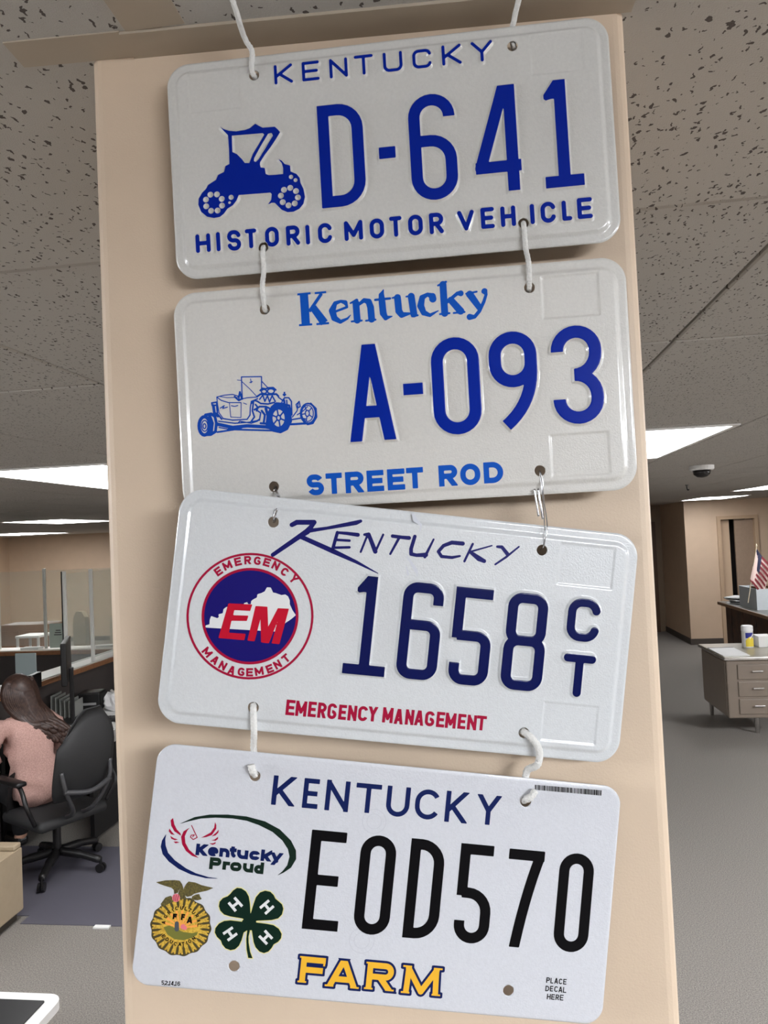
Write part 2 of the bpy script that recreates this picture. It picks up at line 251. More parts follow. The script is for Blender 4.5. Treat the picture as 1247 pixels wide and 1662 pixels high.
ART = {
'p1_big':[('D',-46.42,-15.4,-37.09,33.88),('-',-5.41,5.94,-7.17,0.74),('6',15.68,47.08,-38.66,33.71),('4',57.88,89.47,-37.38,34.45),('1',104.58,129.97,-38.31,34.02)],
'p1_top':[('K',-74.83,-61.78,52.45,66.04),('E',-55.3,-43.16,52.4,65.94),('N',-36.17,-23.57,52.3,65.8),('T',-18.94,-5.87,52.4,66.13),('U',0.9,14.15,52.35,65.89),('C',20.95,33.97,52.38,65.33),('K',40.95,54.14,52.41,66.27),('Y',60.65,75.07,52.27,66.35)],
'p1_bot':[('H',-136.44,-125.85,-59.61,-46.56),('I',-121.85,-118.76,-59.76,-46.32),('S',-113.93,-104.26,-60.36,-45.98),('T',-101.26,-93.17,-59.78,-46.26),('O',-87.25,-77.54,-60.03,-46.27),('R',-72.5,-62.97,-60.41,-46.68),('I',-58.95,-56.06,-60.8,-47.23),('C',-50.37,-40.5,-60.95,-47.13),('M',-32.2,-19.41,-60.84,-47.21),('O',-14.73,-4.85,-61.09,-47.36),('T',-1.13,7.35,-61.06,-47.09),('O',11.53,21.44,-61.36,-47.29),('R',25.79,35.39,-61.59,-47.29),('V',44.8,56.06,-61.28,-47.56),('E',60.38,69.47,-61.29,-46.94),('H',73.61,83.57,-61.23,-47.31),('I',92.93,96.19,-61.12,-47.51),('C',100.03,110.03,-61.17,-47.06),('L',113.99,120.45,-60.86,-47.3),('E',124.03,133.93,-60.64,-46.58)],
'p1_car':[(-114.8,27.05),(-112.07,25.01),(-108.61,23.59),(-103.72,22.58),(-97.36,22.89),(-93.79,23.76),(-89.78,26.48),(-87.41,24.83),(-84.7,23.15),(-80.5,23.05),(-76.31,22.95),(-74.32,21.0),(-72.69,18.74),(-75.35,14.85),(-79.86,9.06),(-84.34,3.96),(-87.73,-0.56),(-88.04,-2.27),(-87.59,-4.41),(-84.82,-5.03),(-84.35,-9.25),(-82.31,-10.29),(-77.43,-10.5),(-72.2,-10.47),(-71.97,-6.34),(-72.82,-2.78),(-75.1,0.23),(-72.73,-1.06),(-70.78,-3.68),(-67.03,-5.11),(-66.91,-9.28),(-62.86,-11.42),(-60.8,-14.39),(-60.44,-17.88),(-58.6,-22.21),(-57.87,-27.81),(-59.17,-32.52),(-62.12,-35.69),(-66.37,-37.35),(-70.54,-37.29),(-74.6,-35.18),(-77.22,-32.15),(-79.19,-29.88),(-81.27,-29.68),(-84.12,-30.79),(-81.5,-27.58),(-80.93,-23.48),(-81.93,-22.54),(-104.0,-22.05),(-105.96,-25.89),(-108.58,-28.77),(-112.57,-30.82),(-115.21,-34.05),(-118.14,-36.0),(-122.41,-36.37),(-127.3,-34.99),(-131.35,-31.11),(-133.07,-26.05),(-132.64,-21.9),(-129.95,-17.96),(-126.98,-15.46),(-125.42,-12.81),(-119.59,-9.9),(-118.0,-6.56),(-113.66,-4.9),(-112.39,-0.84),(-109.5,0.26),(-109.3,10.72),(-109.48,20.53),(-112.15,23.62)],
'p1_carholes':[[(-106.69,19.89),(-97.54,19.62),(-84.9,19.33),(-83.92,18.18),(-88.11,12.01),(-92.67,5.51),(-95.45,-0.47),(-98.6,-0.15),(-100.55,2.84),(-103.87,6.67),(-106.95,8.38)],[(-81.09,18.58),(-78.63,18.81),(-77.9,16.85),(-82.61,10.04),(-88.67,1.62),(-90.87,-0.24),(-92.23,0.59),(-91.77,2.63),(-86.79,10.48)]],
'p1_carspots':[(-116.26,-28.25,2.04),(-119.58,-31.39,2.04),(-124.22,-31.14,2.04),(-127.47,-27.65,2.04),(-127.43,-22.95,2.04),(-124.1,-19.81,2.04),(-119.46,-20.06,2.04),(-116.21,-23.56,2.04),(-62.82,-27.8,2.04),(-65.2,-31.67,2.04),(-69.62,-32.58,2.04),(-73.52,-30.0,2.04),(-74.59,-25.43,2.04),(-72.21,-21.55,2.04),(-67.78,-20.65,2.04),(-63.89,-23.23,2.04),(-66.78,-13.1,1.5),(-63.79,-15.61,1.36),(-109.55,-23.1,1.77),(-110.8,-26.68,0.95)],
'p1_box':[(100.43,134.46,40.15,67.5),(-136.15,-100.13,40.08,68.87)],
'p2_big':[('A',-34.05,-2.59,-34.15,30.39),('-',3.4,16.61,-5.37,2.26),('0',22.66,54.36,-33.63,30.63),('9',60.64,91.76,-33.07,31.52),('3',100.92,133.2,-31.85,32.23)],
'p2_rod':[('S',-65.22,-53.63,-68.1,-54.08),('T',-52.17,-41.11,-67.9,-53.92),('R',-38.95,-26.54,-68.0,-53.82),('E',-24.39,-12.98,-67.88,-53.74),('E',-10.6,1.1,-67.76,-53.65),('T',2.19,13.49,-67.45,-53.49),('R',23.68,36.03,-67.23,-53.22),('O',37.9,51.09,-67.4,-53.2),('D',53.31,66.09,-66.92,-52.99)],
'p2_box':[(98.11,133.89,38.9,65.9),(98.0,134.67,-64.95,-38.08)],
'p2_ky':[('K',[[(-60.32,68.19,2.85),(-60.1,47.27,2.85)],[(-64.82,68.23,0.71),(-55.71,68.37,0.71)],[(-64.82,47.31,0.71),(-55.72,47.26,0.71)],[(-57.27,56.04,1.1),(-48.25,67.52,1.1)],[(-52.92,68.13,0.71),(-45.08,68.26,0.71)],[(-54.55,58.6,2.42),(-47.31,47.48,2.75)],[(-52.92,47.15,0.71),(-44.2,47.12,0.71)]]),('e',[[(-31.3,57.16,0.66),(-32.47,60.13,1.54),(-35.41,61.26,0.99),(-39.37,60.14,1.43),(-41.64,55.34,2.31),(-40.46,50.26,2.09),(-36.49,47.4,1.32),(-31.61,49.22,0.77),(-29.27,51.47,0.27)],[(-42.06,53.82,0.77),(-31.53,56.95,0.88)]]),('n',[[(-25.31,58.99,2.31),(-25.04,47.59,2.31)],[(-29.06,59.41,0.55),(-24.65,61.04,1.1)],[(-28.84,47.01,0.66),(-21.96,47.13,0.66)],[(-23.37,58.06,0.99),(-19.68,60.63,1.43),(-16.65,59.39,2.09),(-15.54,55.44,2.31),(-15.31,47.48,2.31)],[(-19.1,46.79,0.66),(-12.69,46.94,0.66)]]),('t',[[(-6.33,66.58,0.33),(-7.84,63.07,1.87),(-7.67,58.1,2.31),(-7.29,50.91,2.31),(-5.82,47.6,1.65),(-1.38,48.35,0.33)],[(-12.19,60.23,0.82),(-2.26,60.41,0.82)]]),('u',[[(2.8,60.54,2.31),(3.19,51.5,2.31),(5.01,48.72,1.98),(9.96,49.2,0.88)],[(-0.49,60.59,0.6),(4.19,61.75,0.6)],[(12.01,60.66,2.31),(13.11,48.72,2.31)],[(8.73,60.71,0.6),(13.58,61.3,0.6)],[(12.05,47.38,0.88),(15.67,47.64,0.66)]]),('c',[[(26.26,57.73,2.42),(26.13,59.49,2.2),(22.95,61.07,1.21),(19.25,59.19,1.87),(17.98,53.81,2.31),(19.68,49.07,1.87),(23.71,47.0,1.21),(29.5,49.59,0.33)]]),('k',[[(33.49,66.76,2.31),(33.62,47.51,2.31)],[(30.21,66.38,0.66),(35.53,68.34,0.77)],[(30.46,47.22,0.66),(36.76,47.37,0.66)],[(35.66,54.99,1.1),(42.66,60.09,1.21),(44.81,59.92,1.98)],[(38.1,55.99,2.2),(44.16,48.19,2.42)],[(39.57,47.25,0.66),(46.7,47.33,0.66)]]),('y',[[(50.79,58.77,2.42),(56.52,49.59,1.98)],[(48.45,59.4,0.66),(55.39,60.13,0.66)],[(60.54,59.92,2.09),(61.5,57.88,0.99),(59.73,53.13,1.1),(56.5,47.2,1.21),(53.07,43.56,1.21),(49.96,43.8,2.09)]])],
'p2_hotrod':[[(-130.14,-16.61,0.91),(-130.43,-18.53,0.91),(-131.06,-20.24,0.91),(-131.97,-21.57,0.91),(-133.07,-22.39,0.91),(-134.26,-22.62,0.91),(-135.42,-22.23,0.91),(-136.43,-21.28,0.91),(-137.2,-19.83,0.91),(-137.65,-18.05,0.91),(-137.73,-16.1,0.91),(-137.45,-14.18,0.91),(-136.82,-12.47,0.91),(-135.9,-11.14,0.91),(-134.8,-10.32,0.91),(-133.61,-10.09,0.91),(-132.45,-10.48,0.91),(-131.44,-11.44,0.91),(-130.67,-12.88,0.91),(-130.22,-14.66,0.91),(-130.14,-16.61,0.91)],[(-131.6,-16.51,0.28),(-131.77,-17.65,0.28),(-132.13,-18.66,0.28),(-132.66,-19.44,0.28),(-133.3,-19.93,0.28),(-133.98,-20.06,0.28),(-134.65,-19.84,0.28),(-135.23,-19.27,0.28),(-135.67,-18.42,0.28),(-135.93,-17.37,0.28),(-135.98,-16.22,0.28),(-135.81,-15.08,0.28),(-135.45,-14.07,0.28),(-134.92,-13.28,0.28),(-134.28,-12.8,0.28),(-133.59,-12.66,0.28),(-132.93,-12.89,0.28),(-132.34,-13.46,0.28),(-131.9,-14.31,0.28),(-131.65,-15.36,0.28),(-131.6,-16.51,0.28)],[(-132.92,-16.64,0.28),(-133.17,-17.63,0.28),(-133.71,-18.21,0.28),(-134.35,-18.17,0.28),(-134.83,-17.52,0.28),(-134.97,-16.5,0.28),(-134.72,-15.51,0.28),(-134.18,-14.92,0.28),(-133.54,-14.96,0.28),(-133.07,-15.62,0.28),(-132.92,-16.64,0.28)],[(-132.81,-8.93,0.77),(-128.76,-8.49,0.77),(-126.31,-10.44,0.77),(-125.46,-15.13,0.77),(-126.48,-20.77,0.77),(-129.87,-22.55,0.77),(-134.62,-22.38,0.77)],[(-129.93,-9.84,0.84),(-128.37,-14.94,0.84),(-129.43,-21.29,0.84)],[(-75.36,-14.93,1.4),(-75.82,-17.35,1.4),(-76.87,-19.48,1.4),(-78.42,-21.13,1.4),(-80.31,-22.13,1.4),(-82.37,-22.38,1.4),(-84.38,-21.86,1.4),(-86.16,-20.62,1.4),(-87.53,-18.78,1.4),(-88.35,-16.51,1.4),(-88.54,-14.04,1.4),(-88.09,-11.62,1.4),(-87.04,-9.48,1.4),(-85.48,-7.83,1.4),(-83.58,-6.84,1.4),(-81.53,-6.59,1.4),(-79.51,-7.12,1.4),(-77.74,-8.36,1.4),(-76.37,-10.21,1.4),(-75.56,-12.47,1.4),(-75.36,-14.93,1.4)],[(-77.58,-14.78,0.28),(-77.91,-16.68,0.28),(-78.65,-18.37,0.28),(-79.73,-19.67,0.28),(-81.06,-20.47,0.28),(-82.49,-20.68,0.28),(-83.89,-20.28,0.28),(-85.12,-19.31,0.28),(-86.07,-17.87,0.28),(-86.63,-16.1,0.28),(-86.75,-14.17,0.28),(-86.42,-12.26,0.28),(-85.68,-10.57,0.28),(-84.59,-9.27,0.28),(-83.26,-8.47,0.28),(-81.83,-8.27,0.28),(-80.43,-8.67,0.28),(-79.2,-9.64,0.28),(-78.26,-11.08,0.28),(-77.7,-12.85,0.28),(-77.58,-14.78,0.28)],[(-80.72,-14.43,0.35),(-81.05,-15.49,0.35),(-81.8,-16.11,0.35),(-82.69,-16.05,0.35),(-83.37,-15.33,0.35),(-83.59,-14.24,0.35),(-83.26,-13.18,0.35),(-82.5,-12.56,0.35),(-81.62,-12.62,0.35),(-80.94,-13.33,0.35),(-80.72,-14.43,0.35)],[(-80.95,-14.92,0.38),(-78.27,-16.22,0.38)],[(-81.96,-16.0,0.38),(-81.52,-19.76,0.38)],[(-83.16,-15.42,0.38),(-85.4,-17.87,0.38)],[(-83.36,-13.75,0.38),(-86.04,-12.44,0.38)],[(-82.35,-12.66,0.38),(-82.79,-8.91,0.38)],[(-81.15,-13.25,0.38),(-78.91,-10.8,0.38)],[(-86.23,-7.12,0.91),(-83.23,-4.84,0.91),(-78.24,-5.54,0.91),(-74.53,-10.04,0.91),(-74.19,-17.13,0.91),(-76.95,-21.89,0.91),(-81.36,-23.72,0.91),(-86.32,-22.34,0.91)],[(-56.68,-13.01,0.42),(-57.04,-15.06,0.42),(-57.87,-16.87,0.42),(-59.08,-18.27,0.42),(-60.55,-19.12,0.42),(-62.15,-19.34,0.42),(-63.72,-18.91,0.42),(-65.09,-17.87,0.42),(-66.15,-16.31,0.42),(-66.78,-14.4,0.42),(-66.92,-12.32,0.42),(-66.56,-10.27,0.42),(-65.73,-8.46,0.42),(-64.52,-7.06,0.42),(-63.04,-6.21,0.42),(-61.44,-5.99,0.42),(-59.87,-6.43,0.42),(-58.5,-7.48,0.42),(-57.45,-9.03,0.42),(-56.82,-10.94,0.42),(-56.68,-13.01,0.42)],[(-58.17,-12.91,0.24),(-58.46,-14.59,0.24),(-59.1,-16.08,0.24),(-60.05,-17.23,0.24),(-61.2,-17.94,0.24),(-62.44,-18.12,0.24),(-63.66,-17.77,0.24),(-64.73,-16.92,0.24),(-65.55,-15.65,0.24),(-66.03,-14.08,0.24),(-66.14,-12.37,0.24),(-65.85,-10.69,0.24),(-65.2,-9.2,0.24),(-64.25,-8.05,0.24),(-63.1,-7.35,0.24),(-61.86,-7.16,0.24),(-60.64,-7.52,0.24),(-59.57,-8.37,0.24),(-58.76,-9.64,0.24),(-58.27,-11.21,0.24),(-58.17,-12.91,0.24)],[(-60.87,-12.73,0.28),(-61.21,-13.95,0.28),(-61.96,-14.67,0.28),(-62.84,-14.61,0.28),(-63.51,-13.8,0.28),(-63.72,-12.54,0.28),(-63.38,-11.32,0.28),(-62.62,-10.6,0.28),(-61.75,-10.66,0.28),(-61.08,-11.47,0.28),(-60.87,-12.73,0.28)],[(-59.66,-6.12,0.49),(-56.3,-9.87,0.49),(-56.24,-15.51,0.49),(-58.95,-19.55,0.49),(-62.55,-20.02,0.49)],[(-61.22,-13.59,0.28),(-59.18,-15.28,0.28)],[(-62.63,-14.41,0.28),(-63.24,-17.56,0.28)],[(-63.57,-12.78,0.28),(-66.0,-13.03,0.28)],[(-62.75,-10.95,0.28),(-63.63,-7.95,0.28)],[(-61.29,-11.44,0.28),(-59.42,-9.34,0.28)],[(-124.3,2.77,0.24),(-119.0,3.68,0.24),(-113.16,3.77,0.24),(-109.6,2.45,0.24),(-108.63,0.11,0.24)],[(-124.3,2.77,0.24),(-121.36,0.28,0.24),(-116.36,-1.63,0.24),(-107.67,-2.23,0.24)],[(-124.3,2.77,0.24),(-123.99,-2.39,0.24),(-123.27,-8.15,0.24),(-120.56,-12.25,0.24)],[(-122.68,3.08,0.17),(-116.91,1.75,0.17),(-108.92,1.55,0.17)],[(-120.56,-12.25,0.31),(-114.09,-13.75,0.31),(-103.93,-13.86,0.31),(-101.75,-11.03,0.31),(-101.34,-6.08,0.31),(-100.4,-1.88,0.31),(-95.98,-0.42,0.31)],[(-115.65,-1.9,0.17),(-115.28,-11.54,0.17),(-108.2,-12.37,0.17),(-107.53,-2.46,0.17)],[(-106.38,15.25,0.28),(-92.44,14.46,0.28),(-92.94,5.05,0.28)],[(-106.38,15.25,0.28),(-106.56,4.95,0.28),(-106.46,-0.04,0.28)],[(-106.44,0.31,0.24),(-103.15,0.79,0.24),(-95.91,0.79,0.24)],[(-106.19,12.04,0.17),(-101.03,6.69,0.17),(-96.6,1.4,0.17)],[(-92.6,11.42,0.21),(-88.39,6.5,0.21)],[(-109.39,13.33,0.14),(-106.72,12.93,0.14)],[(-100.17,13.38,0.21),(-99.72,10.86,0.21),(-100.8,11.08,0.21),(-98.96,11.52,0.21)],[(-111.8,2.11,0.49),(-109.03,-0.57,0.49),(-106.8,0.34,0.49),(-108.01,5.05,0.49),(-108.92,1.55,0.49)],[(-122.22,-5.01,0.24),(-119.37,-3.42,0.24),(-120.56,-5.34,0.24),(-117.25,-4.64,0.24)],[(-114.44,-3.9,0.24),(-112.14,-4.49,0.24),(-109.94,-4.07,0.24)],[(-105.87,-2.57,0.17),(-103.75,-3.64,0.17)],[(-128.01,-1.04,0.42),(-124.7,-0.77,0.42),(-124.3,-2.73,0.42),(-127.74,-2.85,0.42),(-128.01,-1.04,0.42)],[(-127.01,-2.9,0.77),(-126.54,-7.93,0.77),(-124.1,-10.23,0.77)],[(-124.61,-3.06,0.42),(-124.39,-8.78,0.42),(-121.67,-12.53,0.42)],[(-123.93,-13.81,0.31),(-112.75,-15.98,0.31),(-102.59,-15.94,0.31),(-95.31,-15.01,0.31)],[(-124.4,-15.92,0.91),(-114.35,-18.72,0.91),(-104.16,-18.32,0.91),(-91.23,-19.89,0.91),(-85.55,-21.33,0.91)],[(-125.05,-21.22,0.45),(-112.97,-20.23,0.45),(-98.54,-21.53,0.45),(-87.06,-22.64,0.45)],[(-123.79,-18.1,0.28),(-118.03,-19.54,0.28),(-107.85,-19.5,0.28)],[(-110.58,-16.12,0.28),(-109.05,-14.8,0.28),(-101.18,-16.75,0.28),(-96.78,-15.62,0.28)],[(-93.88,5.12,0.42),(-92.36,6.43,0.42),(-89.87,5.9,0.42),(-88.39,6.5,0.42),(-84.79,6.39,0.42),(-83.08,4.71,0.42)],[(-89.38,4.09,0.35),(-89.78,3.28,0.35),(-90.75,2.84,0.35),(-91.9,2.92,0.35),(-92.81,3.5,0.35),(-93.12,4.35,0.35),(-92.72,5.16,0.35),(-91.76,5.61,0.35),(-90.6,5.53,0.35),(-89.7,4.95,0.35),(-89.38,4.09,0.35)],[(-84.06,3.93,0.35),(-84.58,2.96,0.35),(-85.83,2.43,0.35),(-87.34,2.54,0.35),(-88.53,3.24,0.35),(-88.94,4.27,0.35),(-88.42,5.24,0.35),(-87.17,5.76,0.35),(-85.66,5.66,0.35),(-84.47,4.96,0.35),(-84.06,3.93,0.35)],[(-95.88,1.35,0.49),(-93.65,2.62,0.49),(-88.63,1.91,0.49),(-82.87,1.86,0.49),(-81.52,0.35,0.49)],[(-94.56,-0.87,0.35),(-92.25,1.81,0.35),(-91.03,-2.53,0.35),(-89.03,1.23,0.35),(-87.82,-3.11,0.35),(-85.8,1.0,0.35),(-83.85,-3.03,0.35)],[(-100.47,-3.3,0.42),(-98.2,-1.33,0.42),(-96.07,-2.18,0.42),(-93.99,-3.75,0.42),(-88.97,-4.45,0.42),(-84.61,-3.69,0.42)],[(-98.53,-7.69,0.49),(-94.82,-5.82,0.49),(-90.5,-6.12,0.49),(-87.7,-7.72,0.49)],[(-98.99,-2.69,0.42),(-100.01,-8.3,0.42),(-98.79,-12.65,0.42),(-101.11,-15.33,0.42)],[(-96.41,-8.55,0.35),(-94.32,-10.11,0.35),(-95.27,-14.3,0.35),(-98.24,-15.88,0.35)],[(-93.53,-8.75,0.56),(-91.52,-11.72,0.56),(-92.5,-16.61,0.56)],[(-90.58,-7.53,0.77),(-89.4,-12.57,0.77),(-90.42,-18.17,0.77),(-88.38,-20.43,0.77)],[(-97.62,-4.21,0.42),(-95.94,-6.45,0.42),(-97.13,-8.5,0.42)],[(-94.7,-17.18,0.56),(-89.68,-17.87,0.56)],[(-78.8,-2.67,0.35),(-77.28,-1.01,0.35),(-74.42,-1.21,0.35),(-72.76,-3.8,0.35),(-72.89,-12.98,0.35)],[(-77.73,-2.75,0.56),(-77.52,-5.59,0.56),(-74.34,-6.52,0.56),(-73.89,-11.5,0.56)],[(-75.94,-2.87,0.35),(-75.85,-7.83,0.35)],[(-77.23,2.53,0.42),(-77.34,0.41,0.42),(-78.02,1.17,0.42),(-76.59,1.07,0.42)],[(-73.06,-16.14,0.35),(-66.59,-15.52,0.35),(-63.78,-16.41,0.35)],[(-73.95,-19.26,0.56),(-62.51,-19.32,0.56)],[(-72.61,-14.41,0.28),(-69.18,-10.4,0.28),(-68.2,-5.53,0.28)],[(-69.66,-6.13,0.31),(-67.41,-4.17,0.31),(-66.89,-7.74,0.31),(-69.08,-8.64,0.31),(-69.66,-6.13,0.31)],[(-69.33,-13.22,0.24),(-64.9,-10.69,0.24),(-61.91,-8.08,0.24)],[(-81.55,-0.36,0.31),(-78.8,-2.67,0.31),(-79.63,-4.74,0.31)]],
'p3_big':[('1',-36.03,-8.47,-32.97,31.34),('6',-1.41,25.3,-32.48,30.57),('5',32.84,58.98,-32.9,30.49),('8',67.43,95.06,-33.06,30.66)],
'p3_ct':[('C',107.89,129.78,2.65,30.93),('T',108.07,129.62,-33.78,-5.75)],
'p3_em':[('E',-69.66,-63.83,-63.65,-53.67),('M',-63.31,-56.16,-63.66,-53.78),('E',-55.23,-49.94,-63.44,-53.55),('R',-48.98,-43.35,-63.51,-53.61),('G',-42.63,-36.66,-63.56,-53.44),('E',-35.38,-30.29,-63.38,-53.69),('N',-29.34,-23.47,-63.44,-53.53),('C',-22.66,-16.34,-63.02,-53.33),('Y',-16.2,-9.87,-62.64,-53.05),('M',-6.68,0.22,-62.62,-52.69),('A',0.98,6.99,-62.84,-52.91),('N',8.27,13.95,-62.63,-52.68),('A',14.23,20.48,-62.49,-52.66),('G',21.2,27.46,-62.29,-52.56),('E',28.75,34.13,-62.3,-52.34),('M',34.64,41.7,-62.35,-52.38),('E',42.88,48.16,-62.12,-52.37),('N',49.12,55.3,-62.17,-52.41),('T',55.34,61.75,-61.81,-52.27)],
'p3_box':[(99.74,135.93,38.91,65.71),(98.93,134.79,-64.23,-39.66)],
'p3_ky':[('K',[[(-88.7,38.54,1.09),(-73.16,51.87,1.36),(-68.15,55.95,1.64),(-64.04,62.12,0.95)],[(-78.44,59.24,1.23),(-75.52,61.19,1.36),(-64.34,62.36,1.36)],[(-68.18,56.22,1.09),(-55.57,59.45,0.82),(-37.0,64.96,1.23),(-34.14,66.36,0.82)],[(-72.81,52.46,1.23),(-49.92,44.86,1.36),(-34.31,39.5,0.89),(-19.3,33.51,0.14)]]),('E',[[(-48.51,57.32,0.89),(-50.46,46.04,0.89)],[(-48.51,57.32,0.68),(-42.37,57.41,0.89),(-35.09,57.21,1.09)],[(-48.68,52.51,0.68),(-40.11,52.85,0.68)],[(-50.44,47.13,0.68),(-39.65,48.52,0.68)]]),('N',[[(-28.72,57.88,0.55),(-32.02,46.3,0.55)],[(-30.76,57.8,0.68),(-28.07,58.22,1.09),(-22.55,47.55,1.23)],[(-18.54,59.08,0.55),(-22.53,47.28,0.61)]]),('T',[[(-12.32,58.76,0.95),(-6.11,58.59,0.95),(-1.44,58.66,1.09)],[(-7.75,58.42,0.75),(-12.6,46.94,0.55)]]),('U',[[(2.28,60.01,0.95),(0.66,51.74,1.02),(1.01,48.34,1.02),(4.65,47.89,0.95),(10.76,48.8,1.23)],[(14.78,59.39,0.48),(10.22,47.37,0.82)]]),('C',[[(34.23,58.66,1.16),(27.03,58.6,1.09),(21.76,55.99,0.95),(18.74,51.82,0.89),(21.12,48.77,0.89),(28.04,48.79,0.82),(33.15,50.28,0.55)]]),('K',[[(40.85,59.07,0.61),(36.52,47.18,0.61)],[(39.32,53.67,0.48),(53.62,59.29,0.34)],[(39.29,53.94,0.82),(45.95,49.94,1.5),(49.55,48.66,1.09)]]),('Y',[[(57.27,58.98,0.68),(60.33,59.02,0.95),(64.2,55.14,1.09)],[(71.62,60.46,0.41),(63.75,52.74,0.61),(57.07,47.23,0.48)]])],
'p3_emblem':((-98.96,-2.41),40.2,30.41),
'p3_map':[(-126.84,-11.25),(-126.7,-12.54),(-123.83,-12.48),(-81.41,-10.76),(-75.57,-4.37),(-72.57,-1.89),(-69.62,1.09),(-72.11,3.97),(-74.33,7.75),(-74.6,10.27),(-75.95,12.68),(-77.89,13.8),(-80.35,13.11),(-84.08,14.05),(-85.92,14.23),(-87.7,17.32),(-90.23,17.21),(-91.38,14.4),(-93.41,13.11),(-95.84,12.14),(-95.96,9.94),(-97.99,8.65),(-99.31,7.43),(-99.43,5.24),(-101.24,5.2),(-101.73,6.46),(-103.8,5.53),(-104.0,4.05),(-113.21,2.41),(-114.95,1.87),(-116.58,0.26),(-116.66,-2.28),(-119.44,-3.28),(-118.88,-5.04),(-119.87,-5.86),(-123.95,-4.82),(-124.53,-7.41),(-124.43,-10.29)],
'p3_E':[(-113.79,4.38),(-98.34,5.2),(-99.32,0.89),(-109.53,0.38),(-109.89,-2.91),(-100.07,-2.23),(-100.76,-5.78),(-110.64,-6.61),(-111.37,-14.43),(-100.58,-14.09),(-100.99,-18.26),(-117.77,-18.46)],
'p3_M':[(-96.24,4.47),(-88.52,4.73),(-86.63,-8.01),(-81.74,4.46),(-74.52,4.82),(-78.24,-18.64),(-83.32,-18.56),(-80.79,-3.07),(-85.04,-18.73),(-90.11,-18.65),(-92.19,-3.48),(-94.34,-18.33),(-99.03,-18.36)],
'p3_arc1':[('E',-122.46,24.33),('M',-117.17,28.72),('E',-110.65,31.86),('R',-104.45,33.44),('G',-98.18,33.72),('E',-91.97,33.27),('N',-85.99,31.7),('C',-79.81,28.32),('Y',-73.55,24.22)],
'p3_arc2':[('M',-123.88,-28.3),('A',-118.35,-32.82),('N',-112.98,-35.91),('A',-106.97,-38.22),('G',-100.79,-38.71),('E',-95.39,-38.55),('M',-89.4,-37.25),('E',-82.77,-35.02),('N',-78.05,-31.82),('T',-73.09,-27.35)],
'p3_smudge':[[(-0.27,73.9,0.91),(1.37,70.8,1.43),(5.61,67.97,0.65),(5.36,64.01,0.39)],[(-1.34,46.3,0.52),(1.66,42.69,0.91),(5.45,37.85,1.17),(6.43,34.69,0.39)],[(-1.31,39.77,0.32),(0.52,34.74,0.65)]],
'p4_big':[('E',-47.46,-24.41,-32.23,30.68),('0',-14.73,8.56,-32.16,30.87),('D',17.62,40.36,-32.01,31.12),('5',50.27,73.41,-31.96,30.97),('7',82.07,105.61,-31.83,30.41),('0',115.86,138.68,-31.75,31.24)],
'p4_ky':[('K',-75.79,-60.63,44.0,62.82),('E',-55.73,-45.64,43.85,62.94),('N',-41.01,-25.66,43.69,63.3),('T',-21.65,-4.98,44.39,63.15),('U',-1.3,13.99,43.8,63.2),('C',17.52,34.26,43.83,63.12),('K',37.52,52.49,43.56,63.5),('Y',57.83,73.87,44.08,63.28)],
'p4_farm':[('F',-45.58,-29.79,-65.78,-49.28),('A',-27.95,-7.93,-66.64,-49.89),('R',-2.62,14.68,-66.28,-49.13),('M',21.29,44.85,-66.68,-49.2)],
'p4_place':[('P',113.75,116.11,-52.38,-48.91),('L',116.52,118.44,-52.49,-49.02),('A',119.01,121.49,-52.47,-48.78),('C',121.97,124.33,-52.44,-48.97),('E',124.8,127.01,-52.42,-48.95),('D',113.6,116.18,-57.63,-54.16),('E',116.6,118.67,-57.5,-54.03),('C',119.44,121.84,-57.57,-53.99),('A',122.21,124.8,-57.65,-53.97),('L',125.16,127.41,-57.63,-54.06),('H',115.08,117.55,-62.63,-59.17),('E',117.95,120.23,-62.61,-59.15),('R',120.78,123.1,-62.59,-59.12),('E',123.57,125.93,-62.57,-58.99)],
'p4_num':[('5',-132.79,-131.04,-74.77,-72.09),('2',-130.78,-129.03,-74.72,-72.04),('.',-128.64,-128.14,-74.72,-74.24),('1',-128.01,-127.01,-74.76,-71.96),('4',-126.75,-125.13,-74.63,-71.95),('.',-124.74,-124.24,-74.64,-74.15),('1',-124.11,-123.11,-74.67,-71.87),('6',-122.73,-120.86,-74.52,-71.84)],
'p4_bar':((94.86,72.64),(139.92,73.2),(140.13,69.75),(95.16,69.4)),
'p4_green':[(-133.48,26.1),(-123.75,31.56),(-114.45,33.99),(-102.58,35.09),(-90.57,35.02),(-78.32,32.99),(-68.23,28.8),(-60.31,22.43),(-56.45,16.49),(-55.7,11.06),(-58.44,5.31),(-62.85,1.78),(-67.0,-0.56),(-63.73,2.48),(-60.99,6.65),(-60.16,12.22),(-61.7,16.8),(-65.87,21.93),(-72.82,26.8),(-82.02,30.29),(-90.26,32.29),(-99.13,32.89),(-110.27,32.41),(-119.7,30.99),(-127.38,28.47)],
'p4_navy':[(-140.66,19.4),(-142.91,14.88),(-143.24,10.93),(-141.51,6.39),(-137.04,2.11),(-130.21,-1.96),(-121.94,-4.73),(-112.23,-6.19),(-102.34,-5.69),(-110.74,-5.28),(-118.88,-3.67),(-125.53,-1.15),(-133.2,3.24),(-138.07,7.49),(-140.19,11.99),(-140.88,15.85)],
